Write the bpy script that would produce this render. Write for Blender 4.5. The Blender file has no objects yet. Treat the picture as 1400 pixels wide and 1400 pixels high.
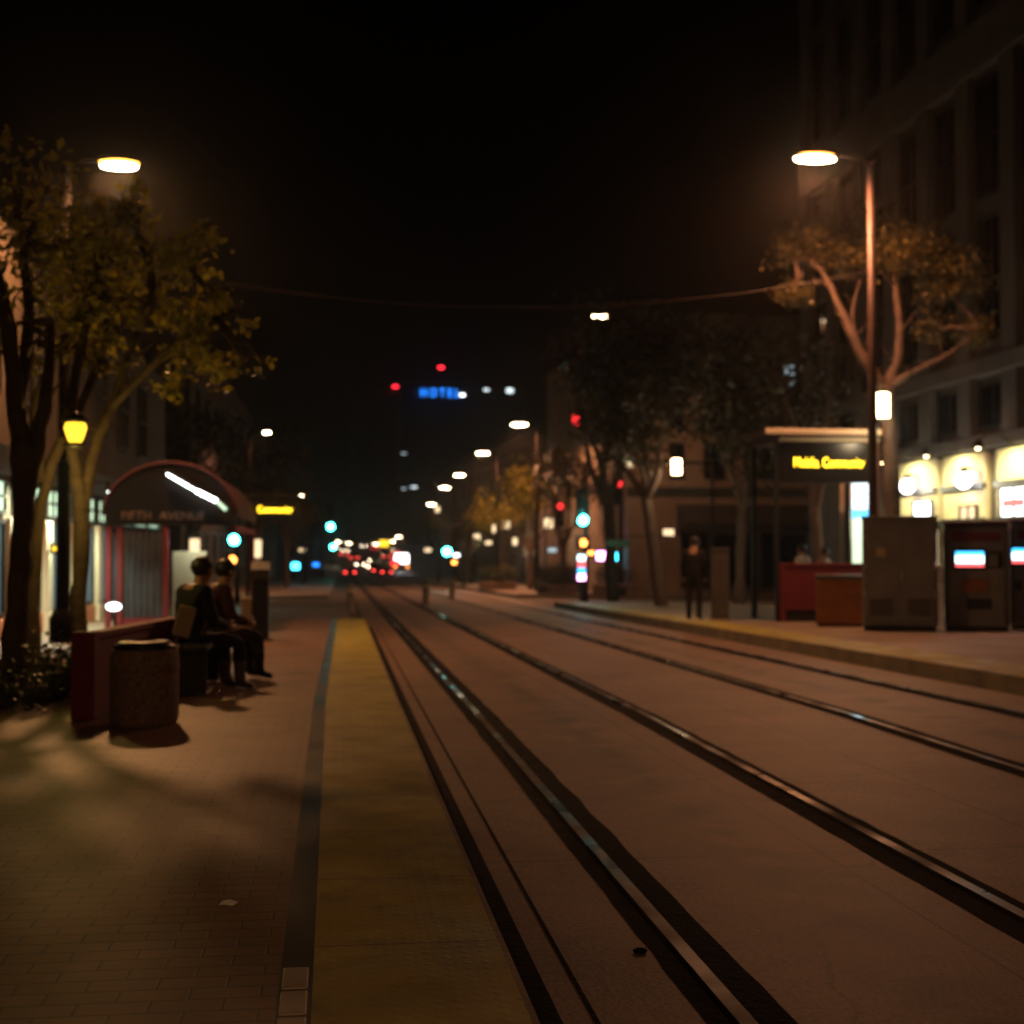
import bpy, math, random
from mathutils import Vector, Matrix, Euler, noise
R = math.radians
PI = math.pi
random.seed(7)
sc = bpy.context.scene
COL = sc.collection

# ------------------------------------------------------------------ camera model (also used to find where things stand)
F_PX, CX, CY = 1885.0, 700.0, 700.0
VPX, VPY = 455.0, 750.0
PITCH = math.atan((VPY - CY) / F_PX)
YAW = math.atan((CX - VPX) / F_PX * math.cos(PITCH))
CAM = Vector((0, 0, 1.48))
PLAT = 0.18
fw = Vector((math.sin(YAW) * math.cos(PITCH), math.cos(YAW) * math.cos(PITCH), math.sin(PITCH)))
rt = Vector((math.cos(YAW), -math.sin(YAW), 0))
up = rt.cross(fw)

def ray(px, py):
    return (fw * F_PX + rt * (px - CX) - up * (py - CY)).normalized()

def at(px, py, Y):
    d = ray(px, py)
    return CAM + d * (Y / d.y)

def G(y):
    if y < 12: return 0.0
    if y < 200: return -0.014 * (y - 12)
    if y < 450: return -2.632 + 0.026 * (y - 200)
    return 3.868

def bend(y):
    return 0.008 * max(0.0, y - 12)

def gp(px, py, z0):
    d = ray(px, py)
    lo, hi = 1.0, 440.0
    f = lambda y: (CAM + d * (y / d.y)).z - (G(y) + z0)
    y = 1.0
    while y < 440 and f(y) > 0: y += 0.25
    lo, hi = y - 0.25, y
    for _ in range(30):
        m = (lo + hi) / 2
        if f(m) > 0: lo = m
        else: hi = m
    return CAM + d * (lo / d.y)

# ------------------------------------------------------------------ materials
def mat(name, color, rough=0.6, metal=0.0, var=0.25, scale=3.0, bump=0.0, bscale=None, spec=None, detail=6.0):
    m = bpy.data.materials.new(name); m.use_nodes = True
    nt = m.node_tree; b = nt.nodes['Principled BSDF']
    b.inputs['Roughness'].default_value = rough
    b.inputs['Metallic'].default_value = metal
    if spec is not None: b.inputs['Specular IOR Level'].default_value = spec
    tc = nt.nodes.new('ShaderNodeTexCoord')
    nz = nt.nodes.new('ShaderNodeTexNoise'); nz.inputs['Scale'].default_value = scale; nz.inputs['Detail'].default_value = detail
    nt.links.new(tc.outputs['Object'], nz.inputs['Vector'])
    cr = nt.nodes.new('ShaderNodeValToRGB')
    c = Vector(color)
    cr.color_ramp.elements[0].position = 0.3; cr.color_ramp.elements[1].position = 0.72
    cr.color_ramp.elements[0].color = (*(c * (1 - var)), 1); cr.color_ramp.elements[1].color = (*(c * (1 + var)), 1)
    nt.links.new(nz.outputs['Fac'], cr.inputs['Fac'])
    nt.links.new(cr.outputs['Color'], b.inputs['Base Color'])
    if bump > 0:
        n2 = nt.nodes.new('ShaderNodeTexNoise'); n2.inputs['Scale'].default_value = bscale or scale * 8; n2.inputs['Detail'].default_value = 5
        nt.links.new(tc.outputs['Object'], n2.inputs['Vector'])
        bp = nt.nodes.new('ShaderNodeBump'); bp.inputs['Strength'].default_value = bump; bp.inputs['Distance'].default_value = 0.02
        nt.links.new(n2.outputs['Fac'], bp.inputs['Height']); nt.links.new(bp.outputs['Normal'], b.inputs['Normal'])
    return m

def emit(name, color, strength, base=(0.02, 0.02, 0.02)):
    m = bpy.data.materials.new(name); m.use_nodes = True
    b = m.node_tree.nodes['Principled BSDF']
    b.inputs['Base Color'].default_value = (*base, 1)
    b.inputs['Emission Color'].default_value = (*color, 1)
    b.inputs['Emission Strength'].default_value = strength
    b.inputs['Roughness'].default_value = 0.4
    return m

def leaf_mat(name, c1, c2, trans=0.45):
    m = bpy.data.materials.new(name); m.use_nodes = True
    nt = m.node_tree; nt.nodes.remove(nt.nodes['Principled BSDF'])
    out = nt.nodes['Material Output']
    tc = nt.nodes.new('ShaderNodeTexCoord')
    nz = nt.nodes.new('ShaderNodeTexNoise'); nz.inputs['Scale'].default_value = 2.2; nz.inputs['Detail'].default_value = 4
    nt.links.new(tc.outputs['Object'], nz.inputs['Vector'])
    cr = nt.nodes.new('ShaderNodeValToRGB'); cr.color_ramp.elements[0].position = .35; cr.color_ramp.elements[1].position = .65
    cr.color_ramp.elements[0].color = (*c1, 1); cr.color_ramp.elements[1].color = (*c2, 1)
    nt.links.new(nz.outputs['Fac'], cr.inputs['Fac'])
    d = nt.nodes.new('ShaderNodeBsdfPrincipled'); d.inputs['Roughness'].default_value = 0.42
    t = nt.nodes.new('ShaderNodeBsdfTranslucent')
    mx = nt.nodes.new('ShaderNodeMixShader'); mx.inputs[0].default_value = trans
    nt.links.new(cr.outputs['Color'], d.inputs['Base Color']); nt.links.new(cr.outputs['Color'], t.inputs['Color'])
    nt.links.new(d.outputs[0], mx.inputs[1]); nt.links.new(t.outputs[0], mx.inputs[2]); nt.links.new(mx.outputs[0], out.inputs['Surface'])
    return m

def brick_mat(name):
    m = bpy.data.materials.new(name); m.use_nodes = True
    nt = m.node_tree; b = nt.nodes['Principled BSDF']
    tc = nt.nodes.new('ShaderNodeTexCoord')
    br = nt.nodes.new('ShaderNodeTexBrick')
    br.inputs['Scale'].default_value = 1.0; br.inputs['Brick Width'].default_value = .205; br.inputs['Row Height'].default_value = .105
    br.inputs['Mortar Size'].default_value = .005; br.inputs['Mortar Smooth'].default_value = .3
    br.inputs['Color1'].default_value = (.20, .105, .06, 1); br.inputs['Color2'].default_value = (.25, .145, .085, 1); br.inputs['Mortar'].default_value = (.07, .05, .04, 1)
    nt.links.new(tc.outputs['Object'], br.inputs['Vector'])
    nz = nt.nodes.new('ShaderNodeTexNoise'); nz.inputs['Scale'].default_value = 1.3; nz.inputs['Detail'].default_value = 8; nz.inputs['Roughness'].default_value = .65
    nt.links.new(tc.outputs['Object'], nz.inputs['Vector'])
    cr = nt.nodes.new('ShaderNodeValToRGB'); cr.color_ramp.elements[0].position = .3; cr.color_ramp.elements[1].position = .7
    cr.color_ramp.elements[0].color = (.45, .42, .4, 1); cr.color_ramp.elements[1].color = (1, 1, 1, 1)
    nt.links.new(nz.outputs['Fac'], cr.inputs['Fac'])
    mx = nt.nodes.new('ShaderNodeMix'); mx.data_type = 'RGBA'; mx.blend_type = 'MULTIPLY'; mx.inputs[0].default_value = 1
    nt.links.new(br.outputs['Color'], mx.inputs[6]); nt.links.new(cr.outputs['Color'], mx.inputs[7])
    nt.links.new(mx.outputs[2], b.inputs['Base Color'])
    bp = nt.nodes.new('ShaderNodeBump'); bp.inputs['Strength'].default_value = .5; bp.inputs['Distance'].default_value = .006; bp.invert = True
    nt.links.new(br.outputs['Fac'], bp.inputs['Height']); nt.links.new(bp.outputs['Normal'], b.inputs['Normal'])
    b.inputs['Roughness'].default_value = .55
    return m

def concrete_mat(name):
    """worn track slab: blotches, dark oil drips along both track centres, cast joints, hairline cracks"""
    m = bpy.data.materials.new(name); m.use_nodes = True
    nt = m.node_tree; b = nt.nodes['Principled BSDF']; L = nt.links.new
    tc = nt.nodes.new('ShaderNodeTexCoord')
    nz = nt.nodes.new('ShaderNodeTexNoise'); nz.inputs['Scale'].default_value = .8; nz.inputs['Detail'].default_value = 9; nz.inputs['Roughness'].default_value = .62
    L(tc.outputs['Object'], nz.inputs['Vector'])
    cr = nt.nodes.new('ShaderNodeValToRGB'); cr.color_ramp.elements[0].position = .3; cr.color_ramp.elements[1].position = .7
    cr.color_ramp.elements[0].color = (.13, .08, .054, 1); cr.color_ramp.elements[1].color = (.225, .142, .098, 1)
    L(nz.outputs['Fac'], cr.inputs['Fac'])
    sep = nt.nodes.new('ShaderNodeSeparateXYZ'); L(tc.outputs['Object'], sep.inputs[0])
    def math_n(op, a, b2=None, clamp=False):
        n = nt.nodes.new('ShaderNodeMath'); n.operation = op; n.use_clamp = clamp
        for i, v in enumerate((a, b2)):
            if v is None: continue
            if isinstance(v, (int, float)): n.inputs[i].default_value = v
            else: L(v, n.inputs[i])
        return n.outputs[0]
    # oil drips, blotchy along the centre of each track
    n2 = nt.nodes.new('ShaderNodeTexNoise'); n2.inputs['Scale'].default_value = 2.4; n2.inputs['Detail'].default_value = 5
    L(tc.outputs['Object'], n2.inputs['Vector'])
    d1 = math_n('ABSOLUTE', math_n('SUBTRACT', sep.outputs['X'], 2.0)); d2 = math_n('ABSOLUTE', math_n('SUBTRACT', sep.outputs['X'], 5.3))
    dm = math_n('MINIMUM', d1, d2)
    oil = math_n('MULTIPLY', math_n('SUBTRACT', 1.0, math_n('MULTIPLY', dm, 3.4), True), math_n('MULTIPLY', math_n('SUBTRACT', n2.outputs['Fac'], .41), 5.5, True))
    # transverse joints every 3.6 m
    jj = math_n('ABSOLUTE', math_n('SUBTRACT', math_n('FRACT', math_n('MULTIPLY', math_n('ADD', sep.outputs['Y'], 2.5), 1 / 3.6)), .5))
    joint = math_n('LESS_THAN', jj, .0024)
    vo = nt.nodes.new('ShaderNodeTexVoronoi'); vo.feature = 'DISTANCE_TO_EDGE'; vo.inputs['Scale'].default_value = .55
    n3 = nt.nodes.new('ShaderNodeTexNoise'); n3.inputs['Scale'].default_value = 2.; n3.inputs['Detail'].default_value = 6
    L(tc.outputs['Object'], n3.inputs['Vector'])
    mixv = nt.nodes.new('ShaderNodeMix'); mixv.data_type = 'VECTOR'; mixv.inputs[0].default_value = .25
    L(tc.outputs['Object'], mixv.inputs[4]); L(n3.outputs['Color'], mixv.inputs[5]); L(mixv.outputs[1], vo.inputs['Vector'])
    crack = math_n('MULTIPLY', math_n('LESS_THAN', vo.outputs['Distance'], .0035), .4)
    lj = math_n('MINIMUM', math_n('ABSOLUTE', math_n('SUBTRACT', sep.outputs['X'], 3.64)), math_n('ABSOLUTE', math_n('SUBTRACT', sep.outputs['X'], 2.36)))
    joint = math_n('MAXIMUM', joint, math_n('LESS_THAN', lj, .008))
    n5 = nt.nodes.new('ShaderNodeTexNoise'); n5.inputs['Scale'].default_value = 5.5; n5.inputs['Detail'].default_value = 8; n5.inputs['Roughness'].default_value = .7
    L(tc.outputs['Object'], n5.inputs['Vector'])
    grime = math_n('MULTIPLY', math_n('SUBTRACT', n5.outputs['Fac'], .50), 3.2, True)
    vg = nt.nodes.new('ShaderNodeTexVoronoi'); vg.inputs['Scale'].default_value = 3.2; L(tc.outputs['Object'], vg.inputs['Vector'])
    gum = math_n('MULTIPLY', math_n('LESS_THAN', vg.outputs['Distance'], .05), .6)
    crack = math_n('MAXIMUM', crack, math_n('MAXIMUM', gum, math_n('MULTIPLY', grime, .6)))
    dark = math_n('MAXIMUM', math_n('MAXIMUM', math_n('MULTIPLY', oil, .8), math_n('MULTIPLY', joint, .75)), crack)
    mx = nt.nodes.new('ShaderNodeMix'); mx.data_type = 'RGBA'
    L(dark, mx.inputs[0]); L(cr.outputs['Color'], mx.inputs[6]); mx.inputs[7].default_value = (.035, .026, .02, 1)
    n6 = nt.nodes.new('ShaderNodeTexNoise'); n6.inputs['Scale'].default_value = 42; n6.inputs['Detail'].default_value = 6; n6.inputs['Roughness'].default_value = .75
    L(tc.outputs['Object'], n6.inputs['Vector'])
    mr6 = nt.nodes.new('ShaderNodeMapRange'); mr6.inputs[1].default_value = .36; mr6.inputs[2].default_value = .64; mr6.inputs[3].default_value = .55; mr6.inputs[4].default_value = 1.3; L(n6.outputs['Fac'], mr6.inputs[0])
    sc6 = nt.nodes.new('ShaderNodeVectorMath'); sc6.operation = 'SCALE'; L(mx.outputs[2], sc6.inputs[0]); L(mr6.outputs[0], sc6.inputs['Scale'])
    L(sc6.outputs[0], b.inputs['Base Color'])
    b.inputs['Roughness'].default_value = .62
    n4 = nt.nodes.new('ShaderNodeTexNoise'); n4.inputs['Scale'].default_value = 60; n4.inputs['Detail'].default_value = 4
    L(tc.outputs['Object'], n4.inputs['Vector'])
    bp = nt.nodes.new('ShaderNodeBump'); bp.inputs['Strength'].default_value = .35; bp.inputs['Distance'].default_value = .006
    L(n4.outputs['Fac'], bp.inputs['Height']); L(bp.outputs['Normal'], b.inputs['Normal'])
    return m

def tactile_mat(name):
    m = mat(name, (.31, .265, .04), rough=.55, var=.3, scale=2.2)
    nt = m.node_tree; b = nt.nodes['Principled BSDF']
    tc = nt.nodes['Texture Coordinate']
    vo = nt.nodes.new('ShaderNodeTexVoronoi'); vo.inputs['Randomness'].default_value = 0; vo.inputs['Scale'].default_value = 16.6
    nt.links.new(tc.outputs['Object'], vo.inputs['Vector'])
    mr = nt.nodes.new('ShaderNodeMapRange'); mr.inputs[1].default_value = .16; mr.inputs[2].default_value = .26; mr.inputs[3].default_value = 1; mr.inputs[4].default_value = 0
    nt.links.new(vo.outputs['Distance'], mr.inputs[0])
    bp = nt.nodes.new('ShaderNodeBump'); bp.inputs['Strength'].default_value = .22; bp.inputs['Distance'].default_value = .005
    nt.links.new(mr.outputs[0], bp.inputs['Height']); nt.links.new(bp.outputs['Normal'], b.inputs['Normal'])
    L = nt.links.new
    sep = nt.nodes.new('ShaderNodeSeparateXYZ'); L(tc.outputs['Object'], sep.inputs[0])
    fr = nt.nodes.new('ShaderNodeMath'); fr.operation = 'PINGPONG'; fr.inputs[1].default_value = .457; L(sep.outputs['Y'], fr.inputs[0])
    lt = nt.nodes.new('ShaderNodeMath'); lt.operation = 'LESS_THAN'; lt.inputs[1].default_value = .004; L(fr.outputs[0], lt.inputs[0])
    nz = nt.nodes.new('ShaderNodeTexNoise'); nz.inputs['Scale'].default_value = 4.5; nz.inputs['Detail'].default_value = 9; nz.inputs['Roughness'].default_value = .7
    L(tc.outputs['Object'], nz.inputs['Vector'])
    mr2 = nt.nodes.new('ShaderNodeMapRange'); mr2.inputs[1].default_value = .5; mr2.inputs[2].default_value = .75; mr2.inputs[3].default_value = 0; mr2.inputs[4].default_value = .75; L(nz.outputs['Fac'], mr2.inputs[0])
    mxm = nt.nodes.new('ShaderNodeMath'); mxm.operation = 'MAXIMUM'; L(lt.outputs[0], mxm.inputs[0]); L(mr2.outputs[0], mxm.inputs[1])
    mx = nt.nodes.new('ShaderNodeMix'); mx.data_type = 'RGBA'
    L(mxm.outputs[0], mx.inputs[0]); L(nt.nodes['Color Ramp'].outputs['Color'], mx.inputs[6]); mx.inputs[7].default_value = (.10, .07, .02, 1)
    L(mx.outputs[2], b.inputs['Base Color'])
    return m

M = dict(
    asphalt=mat('asphalt', (.07, .052, .042), .7, var=.35, scale=1.2, bump=.3, bscale=50),
    slab=concrete_mat('track_slab'),
    brick=brick_mat('brick_paving'),
    pave=mat('pavement_concrete', (.20, .15, .11), .6, var=.3, scale=.9, bump=.25, bscale=40),
    tile=mat('smooth_edge_tile', (.05, .036, .03), .33, var=.3, scale=2.5),
    tile_light=mat('pale_edge_tile', (.34, .29, .24), .5, var=.25, scale=7),
    tactile=tactile_mat('tactile_yellow'),
    curb=mat('curb_concrete', (.17, .13, .08), .7, var=.35, scale=2.5, bump=.4, bscale=30),
    rubber=mat('rail_filler', (.012, .009, .008), .9, var=.5, scale=5, bump=.6, bscale=30, spec=.08),
    steel=mat('rail_steel', (.05, .04, .034), .24, .7, var=.25, scale=6),
    bark=mat('bark', (.085, .058, .04), .85, var=.35, scale=6, bump=.8, bscale=20),
    bark2=mat('smooth_bark', (.07, .043, .03), .8, var=.3, scale=5, bump=.6, bscale=18),
    leaf=leaf_mat('leaf_green', (.16, .15, .015), (.36, .32, .03), .6),
    leaf2=leaf_mat('leaf_olive', (.07, .058, .018), (.13, .10, .03)),
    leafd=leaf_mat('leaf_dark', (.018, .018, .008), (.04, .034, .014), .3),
    shrub=leaf_mat('leaf_shrub', (.03, .045, .012), (.07, .085, .025), .2),
    soil=mat('soil', (.04, .03, .02), .95, var=.5, scale=9, bump=.8),
    red=mat('red_paint', (.14, .009, .014), .72, var=.18, scale=3),
    red_dark=mat('dark_red_paint', (.05, .005, .007), .75, var=.2, scale=3),
    black=mat('black_panel', (.012, .011, .012), .3, var=.2, scale=3),
    blackm=mat('black_metal', (.02, .018, .016), .5, .3, var=.3, scale=5),
    polem=mat('brown_pole_paint', (.075, .04, .034), .5, .1, var=.2, scale=4),
    greym=mat('grey_cabinet_paint', (.17, .165, .18), .5, .1, var=.2, scale=2.2),
    greyd=mat('dark_grey_paint', (.07, .065, .06), .5, .1, var=.25, scale=2.5),
    steelb=mat('brushed_steel', (.5, .48, .45), .32, .9, var=.15, scale=8),
    concr=mat('exposed_aggregate', (.20, .14, .11), .8, var=.45, scale=38, bump=.8, bscale=60),
    orange=mat('orange_panel', (.22, .075, .02), .5, var=.2, scale=3),
    cream=mat('cream_wall', (.55, .46, .33), .75, var=.12, scale=1.5, bump=.2, bscale=30),
    stone=mat('facade_stone', (.12, .098, .088), .8, var=.2, scale=1.1, bump=.3, bscale=12),
    stone2=mat('tan_stucco', (.22, .175, .135), .85, var=.2, scale=.8, bump=.2, bscale=14),
    stone3=mat('brown_stucco', (.085, .058, .04), .85, var=.25, scale=.8, bump=.2, bscale=14),
    stoned=mat('dark_facade', (.07, .055, .05), .8, var=.3, scale=.5),
    terrac=mat('terracotta_plinth', (.42, .14, .05), .6, var=.25, scale=2),
    frame=mat('dark_frame', (.03, .026, .024), .45, .2, var=.2, scale=4),
    glass=mat('dark_glass', (.006, .007, .009), .08, var=.2, scale=1),
    dull=mat('dull_black_paint', (.008, .006, .006), .95, var=.2, scale=4, spec=.03),
    awn=mat('dark_awning_cloth', (.02, .017, .02), .85, var=.3, scale=5),
    green_sign=mat('green_sign', (.01, .13, .07), .4, var=.1, scale=3),
    white=mat('white_paper', (.8, .8, .76), .5, var=.06, scale=6),
    skin=mat('skin', (.35, .19, .12), .5, var=.12, scale=9),
    hair=mat('hair', (.012, .008, .006), .5, var=.4, scale=20),
    cl_black=mat('black_cloth', (.005, .0045, .005), .9, var=.3, scale=9),
    cl_red=mat('red_cloth', (.05, .006, .007), .9, var=.3, scale=9),
    cl_white=mat('white_cloth', (.62, .58, .52), .85, var=.12, scale=9),
    cl_tan=mat('tan_cloth', (.30, .17, .09), .85, var=.2, scale=9),
    cl_jean=mat('dark_denim', (.02, .022, .03), .9, var=.3, scale=12),
    tyre=mat('tyre_rubber', (.015, .015, .015), .8, var=.2, scale=9),
    carp=mat('dark_car_paint', (.03, .03, .035), .2, .2, var=.1, scale=2),
    cars=mat('silver_car_paint', (.3, .3, .3), .25, .4, var=.1, scale=2),
    cream_post=mat('poster_cream', (.46, .37, .22), .6, var=.12, scale=2),
    glassb=mat('blue_shelter_glass', (.05, .06, .085), .18, var=.5, scale=2.2),
    e_sod=emit('sodium_lens', (1, .50, .06), 7),
    e_sodo=emit('orange_sodium_lens', (1, .34, .05), 8),
    e_core=emit('hot_arc_tube', (1, .78, .45), 60),
    e_warm=emit('warm_lens', (1, .70, .38), 16),
    e_far=emit('far_sodium_lens', (1, .64, .40), 22),
    e_led=emit('amber_led', (1, .62, .02), 7),
    e_cyan=emit('green_signal_lens', (.05, .95, .85), 40),
    e_cyan2=emit('blue_neon', (.05, .62, .9), 10),
    e_redsig=emit('red_signal_lens', (1, .03, .03), 2.2),
    e_hand=emit('orange_hand', (1, .30, .05), 9),
    e_tail=emit('tail_lens', (1, .05, .04), 8),
    e_head=emit('head_lens', (1, .78, .52), 30),
    e_tube=emit('fluorescent_tube', (.92, 1, .95), 9),
    e_tran=emit('transom_glow', (.66, .92, .60), 1.5),
    e_shop=emit('shop_glow_blue', (.18, .32, .36), .28),
    e_shopw=emit('shop_glow_warm', (1, .72, .40), 1.6),
    e_white=emit('white_glow', (.95, .95, 1), 6),
    e_wgreen=emit('white_green_glow', (.74, .92, .62), 1.5),
    e_wcool=emit('white_cool_glow', (.80, .95, 1), 2.2),
    e_blue=emit('blue_sign', (.015, .22, 1), 3.5),
    e_red=emit('red_beacon', (1, .02, .04), 5),
    e_pink=emit('pink_neon', (1, .35, .9), 9),
    e_scrb=emit('screen_blue', (.05, .45, .95), 3),
    e_scrw=emit('screen_white', (.65, .92, 1), 4),
    e_scrr=emit('screen_red', (1, .12, .12), 2.2),
    e_yell=emit('yellow_glow', (1, .58, .03), 2.4),
    e_dimwin=emit('dim_window', (.6, .75, .8), .9),
)

def rough_var(m, lo, hi, scale, stretch=(1, 1, 1)):
    """worn and dirty patches of different gloss"""
    nt = m.node_tree; b = nt.nodes['Principled BSDF']
    tc = nt.nodes.new('ShaderNodeTexCoord'); mp = nt.nodes.new('ShaderNodeMapping'); mp.inputs['Scale'].default_value = stretch
    nz = nt.nodes.new('ShaderNodeTexNoise'); nz.inputs['Scale'].default_value = scale; nz.inputs['Detail'].default_value = 5
    mr = nt.nodes.new('ShaderNodeMapRange'); mr.inputs[1].default_value = .35; mr.inputs[2].default_value = .65; mr.inputs[3].default_value = lo; mr.inputs[4].default_value = hi
    nt.links.new(tc.outputs['Object'], mp.inputs[0]); nt.links.new(mp.outputs[0], nz.inputs['Vector']); nt.links.new(nz.outputs['Fac'], mr.inputs[0]); nt.links.new(mr.outputs[0], b.inputs['Roughness'])
rough_var(M['steel'], .12, .85, 1.0, (1, 1, 1)); rough_var(M['tile'], .3, .45, 1.2); rough_var(M['tactile'], .4, .8, 2.0); rough_var(M['greym'], .35, .7, 3)

# ------------------------------------------------------------------ mesh helpers
class MB:
    def __init__(s): s.v = []; s.f = []
    def box(s, x0, x1, y0, y1, z0, z1, m=None):
        b = len(s.v)
        pts = [(x0, y0, z0), (x1, y0, z0), (x1, y1, z0), (x0, y1, z0), (x0, y0, z1), (x1, y0, z1), (x1, y1, z1), (x0, y1, z1)]
        if m is not None: pts = [tuple(m @ Vector(p)) for p in pts]
        s.v += pts
        s.f += [tuple(b + i for i in q) for q in ((0, 3, 2, 1), (4, 5, 6, 7), (0, 1, 5, 4), (1, 2, 6, 5), (2, 3, 7, 6), (3, 0, 4, 7))]
        return s
    def tube(s, pts, rad, n=8, cap=True):
        pts = [Vector(p) for p in pts]
        if isinstance(rad, (int, float)): rad = [rad] * len(pts)
        b = len(s.v); prev = None
        for i, p in enumerate(pts):
            t = (pts[min(i + 1, len(pts) - 1)] - pts[max(i - 1, 0)]).normalized()
            a = prev if prev is not None else (Vector((0, 0, 1)) if abs(t.z) < .9 else Vector((1, 0, 0)))
            u = (a - t * a.dot(t)).normalized(); prev = u
            w = t.cross(u)
            for k in range(n):
                q = 2 * PI * k / n
                s.v.append(tuple(p + (u * math.cos(q) + w * math.sin(q)) * rad[i]))
        for i in range(len(pts) - 1):
            for k in range(n):
                a0 = b + i * n + k; a1 = b + i * n + (k + 1) % n
                s.f.append((a0, a1, a1 + n, a0 + n))
        if cap:
            s.f.append(tuple(b + k for k in reversed(range(n))))
            s.f.append(tuple(b + (len(pts) - 1) * n + k for k in range(n)))
        return s
    def lathe(s, prof, n=20, c=(0, 0, 0), sx=1, sy=1):
        b = len(s.v)
        for r, z in prof:
            for k in range(n):
                q = 2 * PI * k / n
                s.v.append((c[0] + r * sx * math.cos(q), c[1] + r * sy * math.sin(q), c[2] + z))
        for i in range(len(prof) - 1):
            for k in range(n):
                a0 = b + i * n + k; a1 = b + i * n + (k + 1) % n
                s.f.append((a0, a1, a1 + n, a0 + n))
        s.f.append(tuple(b + k for k in reversed(range(n))))
        s.f.append(tuple(b + (len(prof) - 1) * n + k for k in range(n)))
        return s
    def sphere(s, c, rx, ry=None, rz=None, n=14, m=8):
        ry = ry or rx; rz = rz or rx
        return s.lathe([(max(.001, math.sin(PI * i / m)), -math.cos(PI * i / m) * rz) for i in range(m + 1)], n, c, rx, ry)
    def prism(s, prof, x0, x1, axis='x'):
        """closed profile of (a, z) extruded from x0 to x1"""
        b = len(s.v); n = len(prof)
        for x in (x0, x1):
            for a, z in prof:
                s.v.append((x, a, z) if axis == 'x' else (a, x, z))
        s.f.append(tuple(b + i for i in reversed(range(n)))); s.f.append(tuple(b + n + i for i in range(n)))
        for i in range(n):
            j = (i + 1) % n
            s.f.append((b + i, b + j, b + n + j, b + n + i))
        return s
    def strip(s, x0, x1, ys, z, thick=0.0):
        """sheet that follows the street's fall and its slight bend; with thickness, also sides"""
        b = len(s.v)
        fx = lambda v, y: (v(y) if callable(v) else v + bend(y))
        for y in ys:
            s.v += [(fx(x0, y), y, G(y) + z), (fx(x1, y), y, G(y) + z)]
            if thick: s.v += [(fx(x0, y), y, G(y) + z - thick), (fx(x1, y), y, G(y) + z - thick)]
        st = 4 if thick else 2
        n = len(ys)
        for i in range(n - 1):
            a = b + i * st; c = a + st
            s.f.append((a, a + 1, c + 1, c))
            if thick:
                s.f += [(a + 1, a + 3, c + 3, c + 1), (a + 2, a, c, c + 2)]
        if thick:
            s.f.append((b, b + 2, b + 3, b + 1)); e = b + (n - 1) * st; s.f.append((e, e + 1, e + 3, e + 2))
        return s
    def build(s, name, material, parent=None, smooth=False, bevel=0.0, loc=None):
        me = bpy.data.meshes.new(name); me.from_pydata(s.v, [], s.f); me.update()
        mats = material if isinstance(material, (list, tuple)) else [material]
        for m_ in mats: me.materials.append(m_)
        if smooth:
            for p in me.polygons: p.use_smooth = True
        o = bpy.data.objects.new(name, me); COL.objects.link(o)
        if loc is not None: o.location = loc
        if parent: o.parent = parent
        if bevel:
            md = o.modifiers.new('bevel', 'BEVEL'); md.width = bevel; md.segments = 2; md.limit_method = 'ANGLE'
        return o

def thing(name, label, cat, loc=(0, 0, 0), rz=0.0, group=None):
    o = bpy.data.objects.new(name, None); COL.objects.link(o)
    o.empty_display_size = .2
    o.location = loc; o.rotation_euler = (0, 0, rz); o['label'] = label; o['category'] = cat
    if group: o['group'] = group
    return o

def tag(o, label, cat, group=None):
    o['label'] = label; o['category'] = cat
    if group: o['group'] = group
    return o

def struct(o):
    o['kind'] = 'structure'; return o

def copy_tree(o, parent=None):
    c = o.copy(); COL.objects.link(c)
    if parent: c.parent = parent
    for ch in list(o.children): copy_tree(ch, c)
    return c

def light(kind, name, loc, power, color, parent=None, rad=.1, size=160, blend=.6, rot=(0, 0, 0)):
    l = bpy.data.lights.new(name, kind); l.energy = power; l.color = color
    l.shadow_soft_size = rad
    if kind == 'SPOT': l.spot_size = R(size); l.spot_blend = blend
    o = bpy.data.objects.new(name, l); COL.objects.link(o); o.location = loc; o.rotation_euler = rot
    if parent: o.parent = parent
    return o

def text(body, size, material, parent, loc, rot, name='lettering', ext=.004, align='CENTER', sx=1.0, flat=None):
    cu = bpy.data.curves.new(name, 'FONT'); cu.body = body; cu.size = size; cu.extrude = ext
    cu.align_x = align; cu.align_y = 'CENTER'; cu.resolution_u = 3
    cu.materials.append(material)
    tmp = bpy.data.objects.new('tmp_text', cu); COL.objects.link(tmp)
    dg = bpy.context.evaluated_depsgraph_get(); dg.update()
    me = bpy.data.meshes.new_from_object(tmp.evaluated_get(dg)); bpy.data.objects.remove(tmp); bpy.data.curves.remove(cu)
    me.name = name
    if flat:
        for v in me.vertices: v.co.y = max(v.co.y, flat)
    o = bpy.data.objects.new(name, me); COL.objects.link(o); o.parent = parent; o.location = loc; o.rotation_euler = rot; o.scale = (sx, 1, 1)
    return o

FRONT = (R(90), 0, 0)         # text standing up, read from -y

# ------------------------------------------------------------------ the setting
YS = [-40, -10, 0, 4, 8, 12, 16, 20, 26, 31, 38, 45]
YS2 = [60, 75, 100, 130, 160, 200, 230, 260, 300, 350, 400, 450]
gr = MB().strip(lambda y: -700, lambda y: 700, [-60, 0, 12, 31, 45, 60, 100, 150, 200, 250, 300, 350, 400, 450, 600, 1600], -.03)
struct(gr.build('ground', M['asphalt']))
bed = MB().strip(.57, 6.955, YS + YS2, 0.0)
struct(bed.build('track_bed', M['slab']))
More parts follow.
